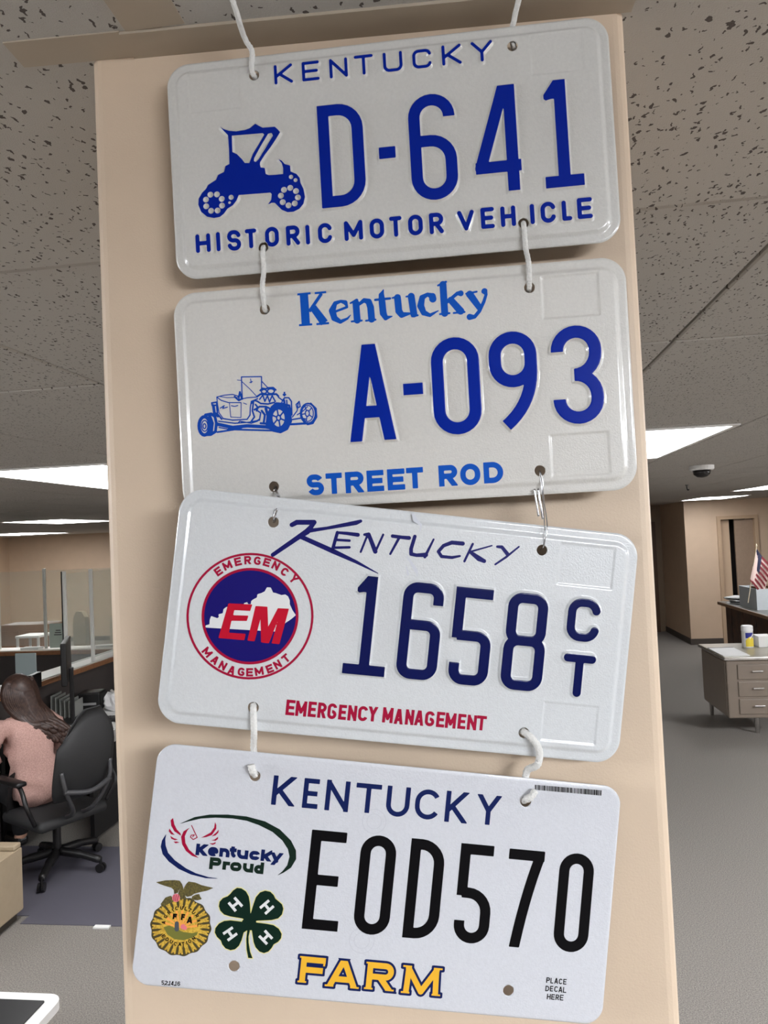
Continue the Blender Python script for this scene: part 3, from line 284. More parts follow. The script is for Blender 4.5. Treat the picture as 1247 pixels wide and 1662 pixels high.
'p4_wing':[[(-137.49,29.66),(-138.91,28.19),(-138.1,24.73),(-135.72,21.42),(-131.06,18.94),(-131.63,20.46),(-134.28,22.73),(-136.22,25.69)],[(-139.08,22.91),(-139.27,21.09),(-137.47,19.3),(-135.06,19.12),(-136.81,20.53)],[(-137.99,18.31),(-137.15,16.58),(-134.67,15.79),(-132.75,16.43),(-135.62,17.11)],[(-135.52,14.93),(-134.05,13.89),(-131.52,14.74),(-133.4,15.12)],[(-126.14,24.65),(-129.81,21.96),(-130.98,18.32),(-129.81,13.72),(-126.79,9.69),(-122.5,6.95),(-118.01,6.03),(-121.01,7.87),(-124.92,10.65),(-127.77,14.69),(-128.66,18.93),(-127.49,22.57)],[(-110.36,29.65),(-110.51,26.09),(-112.37,22.78),(-118.3,18.86),(-114.8,19.65),(-111.4,21.29),(-109.08,25.44),(-109.34,27.77)],[(-107.43,25.04),(-108.81,23.1),(-111.68,20.25),(-109.0,21.28),(-107.47,23.23)],[(-107.31,20.49),(-109.49,18.56),(-111.63,17.74),(-108.61,17.86),(-107.31,19.08)],[(-108.52,17.08),(-110.01,16.16),(-112.77,15.91),(-110.29,15.12),(-108.56,15.98)]],
'p4_horse':[[(-125.11,26.08,0.28),(-120.69,18.87,0.28),(-123.06,17.32,0.28),(-124.98,18.72,0.28),(-124.65,20.0,0.28),(-122.61,20.34,0.28),(-123.57,19.0,0.28)]],
'p4_kp':[('K',-120.58,-112.85,7.75,15.04),('e',-112.8,-106.1,8.01,13.83),('n',-105.39,-98.76,8.13,13.72),('t',-98.93,-94.51,7.84,15.3),('u',-94.04,-86.76,7.94,13.6),('c',-86.06,-79.1,8.02,13.77),('k',-78.62,-71.57,7.92,15.15),('y',-72.52,-64.2,6.02,13.95)],
'p4_proud':[('P',-110.92,-103.43,-0.23,7.36),('r',-102.4,-97.75,0.17,5.44),('o',-97.52,-90.18,-0.05,5.61),('u',-89.3,-82.5,-0.12,5.54),('d',-82.02,-75.85,-0.42,6.95)],
'p4_leaf':[[(-81.24,-25.54),(-82.24,-19.55),(-83.44,-15.19),(-85.64,-12.14),(-88.73,-10.47),(-91.64,-10.45),(-93.92,-12.27),(-95.51,-14.65),(-96.99,-16.2),(-99.93,-17.68),(-101.72,-20.07),(-101.89,-22.92),(-100.67,-25.64),(-97.94,-27.83),(-93.72,-28.66),(-86.21,-29.21),(-80.61,-31.15)],[(-81.04,-25.52),(-79.86,-19.34),(-78.88,-15.19),(-76.54,-11.94),(-73.38,-10.56),(-70.01,-10.95),(-67.73,-12.77),(-66.23,-15.08),(-64.0,-16.5),(-61.74,-18.13),(-60.53,-20.86),(-61.04,-24.56),(-63.24,-27.18),(-67.23,-28.55),(-76.42,-29.76),(-80.61,-31.15)],[(-76.49,-30.98),(-69.84,-31.21),(-65.65,-31.64),(-62.12,-33.56),(-59.92,-36.6),(-60.02,-39.44),(-61.63,-41.8),(-64.32,-43.65),(-65.31,-45.96),(-67.11,-48.33),(-69.87,-49.58),(-72.85,-48.83),(-75.59,-46.45),(-77.18,-43.36),(-78.92,-37.06),(-80.61,-31.15)],[(-86.39,-31.25),(-93.44,-31.07),(-97.49,-31.83),(-100.58,-33.72),(-102.51,-36.71),(-102.6,-39.54),(-100.85,-42.21),(-98.15,-44.19),(-97.06,-46.51),(-94.74,-48.73),(-91.34,-49.64),(-88.55,-48.79),(-86.34,-46.38),(-85.09,-42.85),(-84.2,-37.93),(-82.49,-36.56),(-80.61,-31.15)],[(-84.25,-28.23),(-81.24,-25.54),(-77.65,-28.05),(-76.92,-30.82),(-78.03,-35.77),(-82.08,-36.53),(-84.85,-33.94),(-86.03,-30.81)]],
'p4_stem':[(-82.12,-36.13),(-82.11,-41.78),(-81.19,-48.15),(-79.56,-53.44),(-76.8,-53.4),(-78.76,-49.55),(-80.33,-44.04),(-80.86,-40.05),(-80.36,-36.38)],
'p4_h':[[[(-92.6,-16.62,0.87),(-86.98,-21.67,0.87)],[(-95.93,-20.04,0.87),(-90.74,-25.0,0.87)],[(-93.18,-22.47,0.87),(-89.72,-19.32,0.87)]],[[(-70.24,-16.37,0.87),(-75.46,-21.7,0.87)],[(-66.88,-19.72,0.87),(-71.85,-25.03,0.87)],[(-72.77,-19.03,0.87),(-69.37,-22.38,0.87)]],[[(-91.51,-35.34,0.87),(-97.19,-39.88,0.87)],[(-88.34,-38.9,0.87),(-93.87,-43.7,0.87)],[(-94.35,-37.61,0.87),(-91.13,-41.28,0.87)]],[[(-70.94,-35.47,0.87),(-65.54,-40.12,0.87)],[(-74.13,-39.14,0.87),(-68.44,-43.81,0.87)],[(-68.24,-37.82,0.87),(-71.27,-41.47,0.87)]]],
'p4_wings':[[(-143.65,-11.53),(-137.77,-9.81),(-132.14,-9.11),(-128.7,-9.18),(-126.95,-11.08),(-125.94,-13.24),(-128.12,-14.18),(-128.95,-16.87),(-131.12,-17.81),(-131.8,-15.26),(-133.46,-14.1),(-138.13,-13.21),(-141.27,-12.37)],[(-124.31,-10.84),(-122.98,-9.23),(-118.76,-9.41),(-114.42,-10.7),(-106.65,-11.81),(-110.61,-13.92),(-115.04,-15.25),(-118.68,-16.7),(-120.06,-17.94),(-122.61,-18.92),(-125.42,-17.67),(-125.52,-13.57)],[(-128.12,-14.18),(-125.96,-13.05),(-124.67,-17.61),(-122.86,-20.06),(-127.34,-20.83),(-128.82,-17.98)],[(-119.64,-18.28),(-117.51,-16.97),(-115.28,-16.39),(-114.32,-18.18),(-113.22,-19.39),(-115.59,-20.35),(-119.76,-20.53)],[(-139.04,-24.86),(-136.51,-20.53),(-133.25,-19.12),(-130.77,-20.77),(-131.31,-22.68),(-137.69,-26.61)]],
'p4_ffac':((-124.61,-37.74),19.17,(-124.78,-36.26),(-129.71,-20.11)),
'p4_field':[(-135.47,-39.07),(-131.84,-37.63),(-127.86,-39.14),(-122.72,-40.92),(-116.99,-41.16),(-113.31,-40.09),(-113.85,-42.0),(-116.65,-44.1),(-122.12,-46.07),(-127.84,-45.83),(-132.69,-43.28)],
'p4_ffa':[('F',-130.43,-127.8,-33.46,-29.96),('F',-125.12,-122.67,-33.56,-29.69),('A',-121.33,-117.56,-35.21,-30.97)],
'p4_agri':[('A',-135.81,-36.12),('G',-134.93,-32.32),('R',-132.98,-29.54),('I',-130.89,-27.87),('C',-128.58,-26.54),('U',-125.4,-26.07),('L',-122.51,-26.37),('T',-119.97,-26.9),('U',-117.54,-28.17),('R',-115.21,-30.2),('A',-113.74,-33.05),('L',-113.05,-35.79)],
'p4_edu':[('E',-134.82,-44.58),('D',-132.33,-46.41),('U',-129.53,-47.64),('C',-126.75,-48.7),('A',-123.91,-48.64),('T',-121.86,-48.27),('I',-119.67,-47.52),('O',-117.92,-46.26),('N',-115.48,-44.37)],
'p4_stamp':[((-7.9,39.43),7.67),((-8.06,-36.31),7.99)],
'pose1':[[-0.05147,0.49513,2.34314],[0.99912,0.04045,0.01129],[-0.0109,-0.00988,0.99989],[-0.31,1.14]],
'pose2':[[-0.0506,0.48981,2.17811],[0.99928,0.03708,0.00745],[-0.00672,-0.01977,0.99978],[0.98,-0.3]],
'pose3':[[-0.05511,0.48485,2.01982],[0.97337,0.17483,-0.14824],[0.14813,0.01376,0.98887],[-1.74,-0.54]],
'pose4':[[-0.0765,0.48106,1.85469],[0.97645,0.15734,-0.14759],[0.14328,0.0385,0.98893],[0.86,0.84]],
}
# ------------------------------------------------------------------ signed-distance engine for pressed and printed sheet metal (mm)
def seg_sdf(U, V, a, b, ra, rb):
    ax, ay = a; bx, by = b; dx, dy = bx-ax, by-ay; q = dx*dx+dy*dy+1e-9
    t = np.clip(((U-ax)*dx+(V-ay)*dy)/q, 0, 1)
    return np.hypot(U-ax-t*dx, V-ay-t*dy)-(ra+(rb-ra)*t)
def plane_clip(U, V, d, p, q):          # cut everything beyond p, looking from q to p
    n = math.hypot(p[0]-q[0], p[1]-q[1])+1e-9; return np.maximum(d, ((U-p[0])*(p[0]-q[0])+(V-p[1])*(p[1]-q[1]))/n)
def poly_sdf(U, V, P):
    d = np.full(U.shape, 1e9); ins = np.zeros(U.shape, bool)
    for i in range(len(P)):
        (ax, ay), (bx, by) = P[i][:2], P[i-1][:2]
        d = np.minimum(d, seg_sdf(U, V, (ax, ay), (bx, by), 0, 0))
        c = ((ay > V) != (by > V)); ins ^= c & (U < (bx-ax)*(V-ay)/((by-ay) if by != ay else 1e-9)+ax)
    return np.where(ins, -d, d)
class Ink:
    def __init__(s): s.add, s.sub, s.off, s.clip = [], [], 0, None
    def stroke(s, pts, w, flat=True, w0=None):      # constant width w (or w per point when pts are triples)
        s.add.append(('s', pts, w, flat)); return s
    def poly(s, p): s.add.append(('p', p)); return s
    def bounds(s):
        u0 = v0 = 1e9; u1 = v1 = -1e9
        for a in s.add:
            r = 0 if a[0] == 'p' else (a[2]/2 if a[2] else max(p[2] for p in a[1]))
            for p in a[1]: u0, u1, v0, v1 = min(u0, p[0]-r), max(u1, p[0]+r), min(v0, p[1]-r), max(v1, p[1]+r)
        return u0, u1, v0, v1
    def sdf(s, U, V):
        D = np.full(U.shape, 1e9)
        for a in s.add:
            if a[0] == 'p': d = poly_sdf(U, V, a[1])
            else:
                P = a[1]; d = np.full(U.shape, 1e9)
                cum = [0]
                for i in range(len(P)-1): cum.append(cum[-1]+math.hypot(P[i+1][0]-P[i][0], P[i+1][1]-P[i][1]))
                for i in range(len(P)-1):
                    ra, rb = (a[2]/2,)*2 if a[2] else (P[i][2], P[i+1][2])
                    e = seg_sdf(U, V, P[i][:2], P[i+1][:2], ra, rb)
                    if a[3] and (i == 0 or cum[i] < ra*1.2): e = plane_clip(U, V, e, P[0], P[1])
                    if a[3] and (i == len(P)-2 or cum[-1]-cum[i+1] < ra*1.2): e = plane_clip(U, V, e, P[-1], P[-2])
                    d = np.minimum(d, e)
            D = np.minimum(D, d)
        if s.clip:
            x0, x1, y0, y1 = s.clip; D = np.maximum(D, np.maximum(np.maximum(x0-U, U-x1), np.maximum(y0-V, V-y1)))
        for h in s.sub:
            d = poly_sdf(U, V, h) if isinstance(h, list) else np.hypot(U-h[0], V-h[1])-h[2]
            D = np.maximum(D, -d)
        return D-s.off
def rc(pts, R, closed=False, n=7):       # polyline with rounded corners
    out = []; N = len(pts)
    for i in range(N):
        p = Vector(pts[i])
        if not closed and i in (0, N-1): out.append(tuple(p)); continue
        a, b = Vector(pts[i-1]), Vector(pts[(i+1) % N]); la, lb = (a-p).length, (b-p).length
        r = min(R, la*(.5 if (closed or i > 1) else 1), lb*(.5 if (closed or i < N-2) else 1))
        s, e = p+(a-p).normalized()*r, p+(b-p).normalized()*r; o = s+e-p
        for k in range(n+1):
            t = math.pi/2*k/n; q = tuple(o+(s-o)*math.cos(t)+(e-o)*math.sin(t))
            if not out or math.hypot(q[0]-out[-1][0], q[1]-out[-1][1]) > 1e-4: out.append(q)
    if closed: out.append(out[0])
    return out
def trim(path, y, up):                   # drop the start of a path lying below (up) or above y
    bad = (lambda q: q[1] < y-1e-6) if up else (lambda q: q[1] > y+1e-6); i = 0
    while i < len(path)-2 and bad(path[i]): i += 1
    if i:
        a, b = path[i-1], path[i]; f = (y-a[1])/((b[1]-a[1]) or 1e-9); path = [(a[0]+(b[0]-a[0])*f, y)]+path[i:]
    return path
def bez(a, b, c, n=10): return [tuple((Vector(a)*(1-t)**2+Vector(b)*2*t*(1-t)+Vector(c)*t*t)) for t in [i/n for i in range(n+1)]]
def glyph(ch, x0, x1, y0, y1, w, R=99, flat=True, k=None):
    if k is None: k = .17
    g = Ink(); h = w/2; l, r, b, t = x0+h, x1-h, y0+h, y1-h; cx, m = (l+r)/2, (b+t)/2; H = y1-y0; W = x1-x0
    X0, X1, Y0, Y1 = (x0, x1, y0, y1) if flat else (l, r, b, t); S = lambda p: g.stroke(p, w, flat); kk = k*H
    def diag(*p, e0=1, e1=1):         # strokes that run past the box and are cut by it
        p = [Vector(q) for q in p]; d = (p[1]-p[0]).normalized(); f = w if flat else 0; p[0] = p[0]-d*f*e0; p[-1] = p[-1]+d*f*e1
        g.stroke([tuple(q) for q in p], w, False)
    hl = (t-b)*.49; ql = (t-b)*.245
    def Cs(p, k0=None, k1=None):      # rounded path whose ends stop at heights k0 / k1
        q = rc(p, R)
        if k0 is not None: q = trim(q, k0, p[1][1] > p[0][1])
        if k1 is not None: q = trim(q[::-1], k1, p[-2][1] > p[-1][1])[::-1]
        g.stroke(q, w, flat)
    C = lambda p, cl=False: g.stroke(rc(p, R, cl), w, flat and not cl)
    if ch in 'AKMNVXY47RZvky' and flat: g.clip = (x0, x1, y0, y1)
    if ch == '-': g.poly([(x0, y0), (x1, y0), (x1, y1), (x0, y1)])
    elif ch == '.': g.poly([(x0-.12, y0-.1), (x1+.12, y0-.1), (x1+.12, y1+.12), (x0-.12, y1+.12)])
    elif ch == 'A':
        a = h*1.06; diag((x0+a, y0), (cx-h*.12, y1)); diag((x1-a, y0), (cx+h*.12, y1)); S([(x0+W*.25, y0+H*.3), (x1-W*.25, y0+H*.3)])
    elif ch == 'C': Cs([(r, t-hl), (r, t), (l, t), (l, b), (r, b), (r, b+hl)], t-kk, b+kk)
    elif ch == 'G': Cs([(r, t-hl), (r, t), (l, t), (l, b), (r, b), (r, m-h*.2), (cx, m-h*.2)], t-kk)
    elif ch == 'D': S([(l, Y0), (l, Y1)]); C([(X0, t), (r, t), (r, b), (X0, b)])
    elif ch in 'EF':
        S([(l, Y0), (l, Y1)]); S([(X0, t), (X1, t)]); S([(l, m), (X1-W*.12 if W < H*.45 else X1-W*.08, m)])
        if ch == 'E': S([(X0, b), (X1, b)])
    elif ch == 'H': S([(l, Y0), (l, Y1)]); S([(r, Y0), (r, Y1)]); S([(l, m), (r, m)])
    elif ch == 'I': S([(cx, Y0), (cx, Y1)])
    elif ch == 'K': S([(l, Y0), (l, Y1)]); diag((l+h*.4, m-H*.1), (r-h*.1, Y1), e0=.3); diag((l+(r-l)*.28, m), (r, Y0), e0=0)
    elif ch == 'L': S([(l, Y0), (l, Y1)]); S([(X0, b), (X1, b)])
    elif ch == 'M': S([(l, Y0), (l, Y1)]); S([(r, Y0), (r, Y1)]); diag((l, t), (cx, y0+H*.27), e1=0); diag((r, t), (cx, y0+H*.27), e1=0)
    elif ch == 'N': S([(l, Y0), (l, Y1)]); S([(r, Y0), (r, Y1)]); diag((l, t), (r, b))
    elif ch in 'O0o': C([(l, b), (r, b), (r, t), (l, t)], True)
    elif ch in 'PR':
        S([(l, Y0), (l, Y1)]); C([(X0, t), (r, t), (r, m-h*.2), (X0, m-h*.2)])
        if ch == 'R': diag((cx-h*.1, m-h*.2), (r, Y0), e0=0)
    elif ch == 'S': Cs([(r, t-ql*1.9), (r, t), (l, t), (l, m), (r, m), (r, b), (l, b), (l, b+ql*1.9)], t-min(kk, (t-m-h)*.55), b+min(kk, (t-m-h)*.55))
    elif ch == 'T': S([(X0, t), (X1, t)]); S([(cx, Y0), (cx, t)])
    elif ch == 'U': C([(l, Y1), (l, b), (r, b), (r, Y1)])
    elif ch == 'V': diag((l, Y1), (cx, b)); diag((r, Y1), (cx, b))
    elif ch == 'Y': diag((l, Y1), (cx, m-H*.03), e1=0); diag((r, Y1), (cx, m-H*.03), e1=0); S([(cx, Y0), (cx, m)])
    elif ch == '1':
        S([(cx, Y0), (cx, y1)]); S([(x0, b), (x1, b)]) if W > w*1.6 else None
        tx = max(x0, cx-h*2.75); g.poly([(cx, y1), (cx-h*1.0, y1), (tx, y1-h*2.4), (tx, y1-h*3.1), (tx+h*.35, y1-h*3.4), (cx-h*1.5, y1-h*3.2), (cx, y1-h*3.2)])
    elif ch == '2': Cs([(l, t-hl), (l, t), (r, t), (r, m+h)], t-kk); diag((r, m+h), (l, b)); S([(x0, b), (x1, b)])
    elif ch == '3': Cs([(l, t-hl), (l, t), (r, t), (r, m), (l+(r-l)*.42, m)], t-kk*1.15); Cs([(l+(r-l)*.42, m), (r, m), (r, b), (l, b), (l, b+hl)], None, b+kk*1.15)
    elif ch == '4':
        sx = x1-w*.72; yc = y0+H*.235; S([(sx, y0), (sx, y1)]); diag((l+h*.2, yc), (sx-w*.42, y1), e0=0); S([(x0+w*.15, yc), (x1, yc)])
    elif ch == '5': S([(l, Y1), (l, m-h*.5)]); S([(X0, t), (X1-h*.4, t)]); Cs([(l, m+h*.1), (r, m+h*.1), (r, b), (l, b), (l, b+hl)], None, b+kk)
    elif ch == '6': Cs([(r, t-hl), (r, t), (l, t), (l, b), (r, b), (r, m+H*.06), (l, m+H*.06)], t-kk)
    elif ch == '7': S([(x0, t), (x1, t)]); g.stroke([(r+h*.1, t)]+bez((r+h*.1, t), (x0+W*.52, m), (x0+W*.33, y0-w), 8), w, False)
    elif ch == '8': mm_ = m+H*.01; C([(l+h*.15, mm_), (r-h*.15, mm_), (r-h*.15, t), (l+h*.15, t)], True); C([(l, b), (r, b), (r, mm_), (l, mm_)], True)
    elif ch == '9': C([(l, t), (r, t), (r, m-h*.1), (l, m-h*.1)], True); g.stroke([(r, t-(r-l)/2), (r, m+H*.08)]+bez((r, m+H*.08), (r-h*.3, m-H*.25), (x0+W*.3, y0+h*.8), 9), w, True)
    elif ch == 'e': g.stroke([(l, m), (r, m)], w, False); Cs([(r, m), (r, t), (l, t), (l, b), (r, b), (r, b+hl)], None, b+min(kk, max(.01, (m-h-b)*.5)))
    elif ch == 'n': S([(l, Y0), (l, Y1)]); C([(l, m), (l, t), (r, t), (r, Y0)])
    elif ch == 'r': S([(l, Y0), (l, Y1)]); C([(l, m), (l, t), (X1, t)])
    elif ch == 't': s = l+W*.18; C([(s, Y1), (s, b), (X1, b)]); S([(X0, y1-H*.3), (X1, y1-H*.3)])
    elif ch == 'u': C([(r, m), (r, b), (l, b), (l, Y1)]); S([(r, Y0), (r, Y1)])
    elif ch == 'c': Cs([(r, t-hl), (r, t), (l, t), (l, b), (r, b), (r, b+hl)], t-kk, b+kk)
    elif ch == 'k': S([(l, Y0), (l, Y1)]); diag((l, y0+H*.3), (r-h*.2, y0+H*.72), e0=0); diag((cx-h*.4, y0+H*.42), (r-h*.1, Y0), e0=0)
    elif ch == 'y': diag((l, Y1), (cx+h*.1, y0+H*.33), e1=0); diag((r, Y1), (l+h*.6, y0))
    elif ch == 'd': S([(r, Y0), (r, Y1)]); tt = y0+H*.76-h; C([(l, b), (r, b), (r, tt), (l, tt)], True)
    if ch == 'K' and flat: pass
    return g
def fill(name, m, parent, u, v, D, Z, smooth=False, skirt=0, extra=0):
    """mesh of the region D<0 on a grid, heights Z (mm); edges found by marching squares"""
    nu, nv = len(u), len(v); ins = D < 0
    q = ins[:-1, :-1].astype(int)+ins[1:, :-1]+ins[1:, 1:]+ins[:-1, 1:]
    vid = -np.ones((nu, nv), int); part = (q > 0)
    use = np.zeros((nu, nv), bool)
    use[:-1, :-1] |= part; use[1:, :-1] |= part; use[1:, 1:] |= part; use[:-1, 1:] |= part; use &= ins
    idx = np.argwhere(use); vid[use] = np.arange(len(idx))
    verts = [tuple(p) for p in np.column_stack([u[idx[:, 0]], v[idx[:, 1]], Z[use]+extra])] if len(idx) else []
    full = np.argwhere(q == 4)
    faces = [tuple(f) for f in np.column_stack([vid[full[:, 0], full[:, 1]], vid[full[:, 0]+1, full[:, 1]], vid[full[:, 0]+1, full[:, 1]+1], vid[full[:, 0], full[:, 1]+1]])] if len(full) else []
    ec = {}; rim = []
    def ev(a, b):
        key = (a, b) if a < b else (b, a)
        if key not in ec:
            da, db = D[a], D[b]; t = da/(da-db)
            verts.append((u[a[0]]+(u[b[0]]-u[a[0]])*t, v[a[1]]+(v[b[1]]-v[a[1]])*t, Z[a]+(Z[b]-Z[a])*t+extra)); ec[key] = len(verts)-1
        return ec[key]
    for i, j in np.argwhere((q > 0) & (q < 4)):
        c = [(i, j), (i+1, j), (i+1, j+1), (i, j+1)]; f = []; ends = []
        for k in range(4):
            a, b = c[k], c[(k+1) % 4]
            if ins[a]: f.append(vid[a])
            if ins[a] != ins[b]:
                e = ev(a, b); f.append(e); ends.append((e, ins[a]))
        if len(ends) == 2: rim.append((ends[0][0], ends[1][0]) if ends[0][1] else (ends[1][0], ends[0][0]))
        if len(f) > 2: faces.append(tuple(f))
    if skirt:
        dup = {}
        for a, b in rim:
            for x in (a, b):
                if x not in dup: verts.append((verts[x][0], verts[x][1], verts[x][2]-skirt)); dup[x] = len(verts)-1
            faces.append((b, a, dup[a], dup[b]))
    me = bpy.data.meshes.new(name)
    vs = [(x*.001, y*.001, z*.001) for x, y, z in verts]
    me.from_pydata(vs, [], [tuple(int(k) for k in f) for f in faces])
    if smooth: me.polygons.foreach_set('use_smooth', [True]*len(me.polygons))
    return link(name, me, m, parent)
def flat_ink(name, ink, m, parent, z=.10, step=None):
    u0, u1, v0, v1 = ink.bounds(); e = .6+abs(ink.off); u0 -= e; u1 += e; v0 -= e; v1 += e
    step = step or max(.12, min(.5, max(u1-u0, v1-v0)/44))
    u = np.arange(u0, u1+step, step); v = np.arange(v0, v1+step, step); U, V = np.meshgrid(u, v, indexing='ij')
    return fill(name, m, parent, u, v, ink.sdf(U, V), np.zeros(U.shape), extra=z)
def nm(ch): return 'numeral' if ch.isdigit() else 'dash' if ch == '-' else 'full_stop' if ch == '.' else 'letter'
def rr_sdf(U, V, hx, hy, R):
    qx, qy = np.abs(U)-hx+R, np.abs(V)-hy+R
    return np.hypot(np.maximum(qx, 0), np.maximum(qy, 0))+np.minimum(np.maximum(qx, qy), 0)-R
def sstep(a, b, x):
    t = np.clip((x-a)/(b-a), 0, 1); return t*t*(3-2*t)
HOLES = {}
class Plate:
    def __init__(s, k, m, label, R, emboss, boxes=(), boxdepth=.7, panel=1.8, step=.5, name='license_plate'):
        c, uu, vv, ho = ART['pose%d' % k]; uu = Vector(uu).normalized(); vv = Vector(vv); n = uu.cross(vv).normalized(); vv = n.cross(uu); c = Vector(c)
        s.M = Matrix(((uu.x, vv.x, n.x, c.x), (uu.y, vv.y, n.y, c.y), (uu.z, vv.z, n.z, c.z), (0, 0, 0, 1)))
        s.holes = [(sx*88.9+ho[0], sy*60.325+ho[1]) for sx, sy in ((-1, 1), (1, 1), (-1, -1), (1, -1))]
        s.u = np.arange(-153.5, 153.6, step); s.v = np.arange(-77.25, 77.3, step); s.U, s.V = np.meshgrid(s.u, s.v, indexing='ij')
        U, V = s.U, s.V; e = rr_sdf(U, V, 152.4, 76.2, R); D = e.copy()
        for h in s.holes: D = np.maximum(D, 3.55-np.hypot(U-h[0], V-h[1]))
        Z = panel*sstep(5.4, 8.8, -e)-.5*sstep(-1.3, 0, e)
        for b in boxes:
            d = np.maximum(np.maximum(b[0]-U, U-b[1]), np.maximum(b[2]-V, V-b[3])); Z -= boxdepth*sstep(1.0, -.6, d)
        s.ink = []; A = np.full(U.shape, 1e9)
        for ink, nme, mm_, hh in emboss:
            u0, u1, v0, v1 = ink.bounds(); a, b_ = np.searchsorted(s.u, (u0-3, u1+3)); c_, d_ = np.searchsorted(s.v, (v0-3, v1+3))
            dd = ink.sdf(U[a:b_, c_:d_], V[a:b_, c_:d_]); Z[a:b_, c_:d_] += hh*sstep(1.5, -.25, dd); s.ink.append((a, b_, c_, d_, dd, nme, mm_))
        s.root = fill(name, m, None, s.u, s.v, D, Z, smooth=True, skirt=.9); s.root.matrix_world = s.M
        tag(s.root, label, 'license plate', 'license plates hung on the pillar')
        cu, cv = np.arange(-153.5, 153.6, 1.5), np.arange(-77.25, 77.3, 1.5); CU, CV = np.meshgrid(cu, cv, indexing='ij'); cd = rr_sdf(CU, CV, 152.3, 76.1, R)
        for h in s.holes: cd = np.maximum(cd, 5.6-np.hypot(CU-h[0], CV-h[1]))
        fill('back_sheet', M_BACK, s.root, cu, cv, cd, np.full(CU.shape, -1.3 if panel else -.9))
        for a, b_, c_, d_, dd, nme, mm_ in s.ink:
            fill(nme, mm_, s.root, s.u[a:b_], s.v[c_:d_], np.maximum(dd, D[a:b_, c_:d_]+.2), Z[a:b_, c_:d_], smooth=True, extra=.09)
        s.panel = panel
    def W(s, u, v, n=0): return s.M @ Vector((u*.001, v*.001, n*.001))
    def flat(s, name, ink, m, lift=0, parent=None, step=None):
        ink.sub += [(h[0], h[1], 3.7) for h in s.holes if parent is None]
        return flat_ink(name, ink, m, parent or s.root, s.panel+.10+lift, step)
M_BACK = mat('bare_aluminium', (110, 108, 106), .5, .7)
def plate_mat(name, rgb): return mat(name, rgb, .32, var=.03, scale=500, bump=.25, bscale=900, coat=1)
M_P1, M_P2, M_P3, M_P4 = plate_mat('grey_white_plate_enamel', (212, 210, 206)), plate_mat('white_plate_enamel', (216, 213, 208)), plate_mat('cool_white_plate_enamel', (211, 213, 215)), plate_mat('reflective_white_sheeting', (208, 209, 215))
I_BLUE = mat('royal_blue_ink', (0, 34, 148), .35, spec=.16); I_BLUE2 = mat('blue_ink', (2, 38, 152), .3, spec=.16); I_SKY = mat('bright_blue_print', (0, 82, 186), .5, spec=.2)
I_NAVY = mat('navy_ink', (6, 18, 78), .2, spec=.35); I_SCRIPT = mat('indigo_print', (14, 14, 96), .45, spec=.2); I_RED = mat('crimson_print', (160, 6, 52), .45, spec=.2); I_DISC = mat('ultramarine_print', (18, 10, 104), .45, spec=.2)
I_BRED = mat('bright_red_print', (188, 10, 42), .45, spec=.2); I_WHITE = mat('white_print', (222, 222, 222), .45); I_BLACK = mat('black_ink', (6, 5, 8), .4, spec=.15); I_DNAVY = mat('deep_blue_print', (8, 26, 82), .45, spec=.2)
I_GREEN = mat('dark_green_print', (14, 36, 26), .45, spec=.2); I_CLOVER = mat('clover_green_print', (4, 34, 24), .45, spec=.2); I_YEL = mat('pale_yellow_print', (226, 218, 140), .5); I_GOLD = mat('gold_print', (234, 178, 50), .45, spec=.2)
I_SMUDGE = mat('grey_smudge', (202, 204, 212), .5); I_OLIVE = mat('olive_gold_print', (112, 100, 48), .5, dark=(60, 54, 30), scale=900); I_CORN = mat('corn_yellow_print', (226, 188, 70), .5, dark=(170, 130, 40), scale=900)
I_BROWN = mat('dark_olive_print', (70, 60, 28), .5); I_ORANGE = mat('orange_print', (240, 160, 70), .5); I_FIELD = mat('field_green_print', (112, 112, 44), .5); I_PINK = mat('pink_print', (226, 120, 130), .5); I_RUST = mat('maroon_print', (120, 24, 50), .5)
def many(key, w, **kw): return [(glyph(*g, w, **kw), g[0]) for g in ART[key]]
# --- plate 1
em1 = [(g, nm(c), I_BLUE, 2.0) for g, c in many('p1_big', 7.8, R=13.5)]
em1 += [(g, nm(c), I_BLUE, 1.4) for g, c in many('p1_top', 2.1, R=3.2, flat=False)]+[(g, nm(c), I_BLUE, 1.6) for g, c in many('p1_bot', 2.9, R=4.2, flat=False)]
car = Ink().poly(ART['p1_car']); car.sub = list(ART['p1_carholes'])+[tuple(p) for p in ART['p1_carspots']]
em1.append((car, 'antique_car_emblem', I_BLUE, 1.8))
P1 = Plate(1, M_P1, 'topmost license plate, embossed D-641 over HISTORIC MOTOR VEHICLE with a blue antique car', 16, em1, ART['p1_box'], .45, step=.5)
# --- plate 2
P2 = Plate(2, M_P2, 'second license plate, A-093 over STREET ROD with a blue line drawing of a hot rod', 16, [(g, nm(c), I_BLUE2, 2.3) for g, c in many('p2_big', 8.0, R=15)], ART['p2_box'], .8)
for g, c in many('p2_rod', 3.6, R=6): P2.flat(nm(c), g, I_SKY)
def strokes(lst, cut=False):
    i = Ink()
    for p in lst: i.stroke([tuple(q) for q in p], None, cut and len(p) == 2)
    return i
for c, L in ART['p2_ky']: P2.flat('letter', strokes(L, c == 'K'), I_SKY, step=.28)
P2.flat('hot_rod_drawing', strokes([[(x, y, r*1.25+.05) for x, y, r in L] for L in ART['p2_hotrod']]), mat('blue_line_print', (8, 68, 170), .5, spec=.2), step=.16)
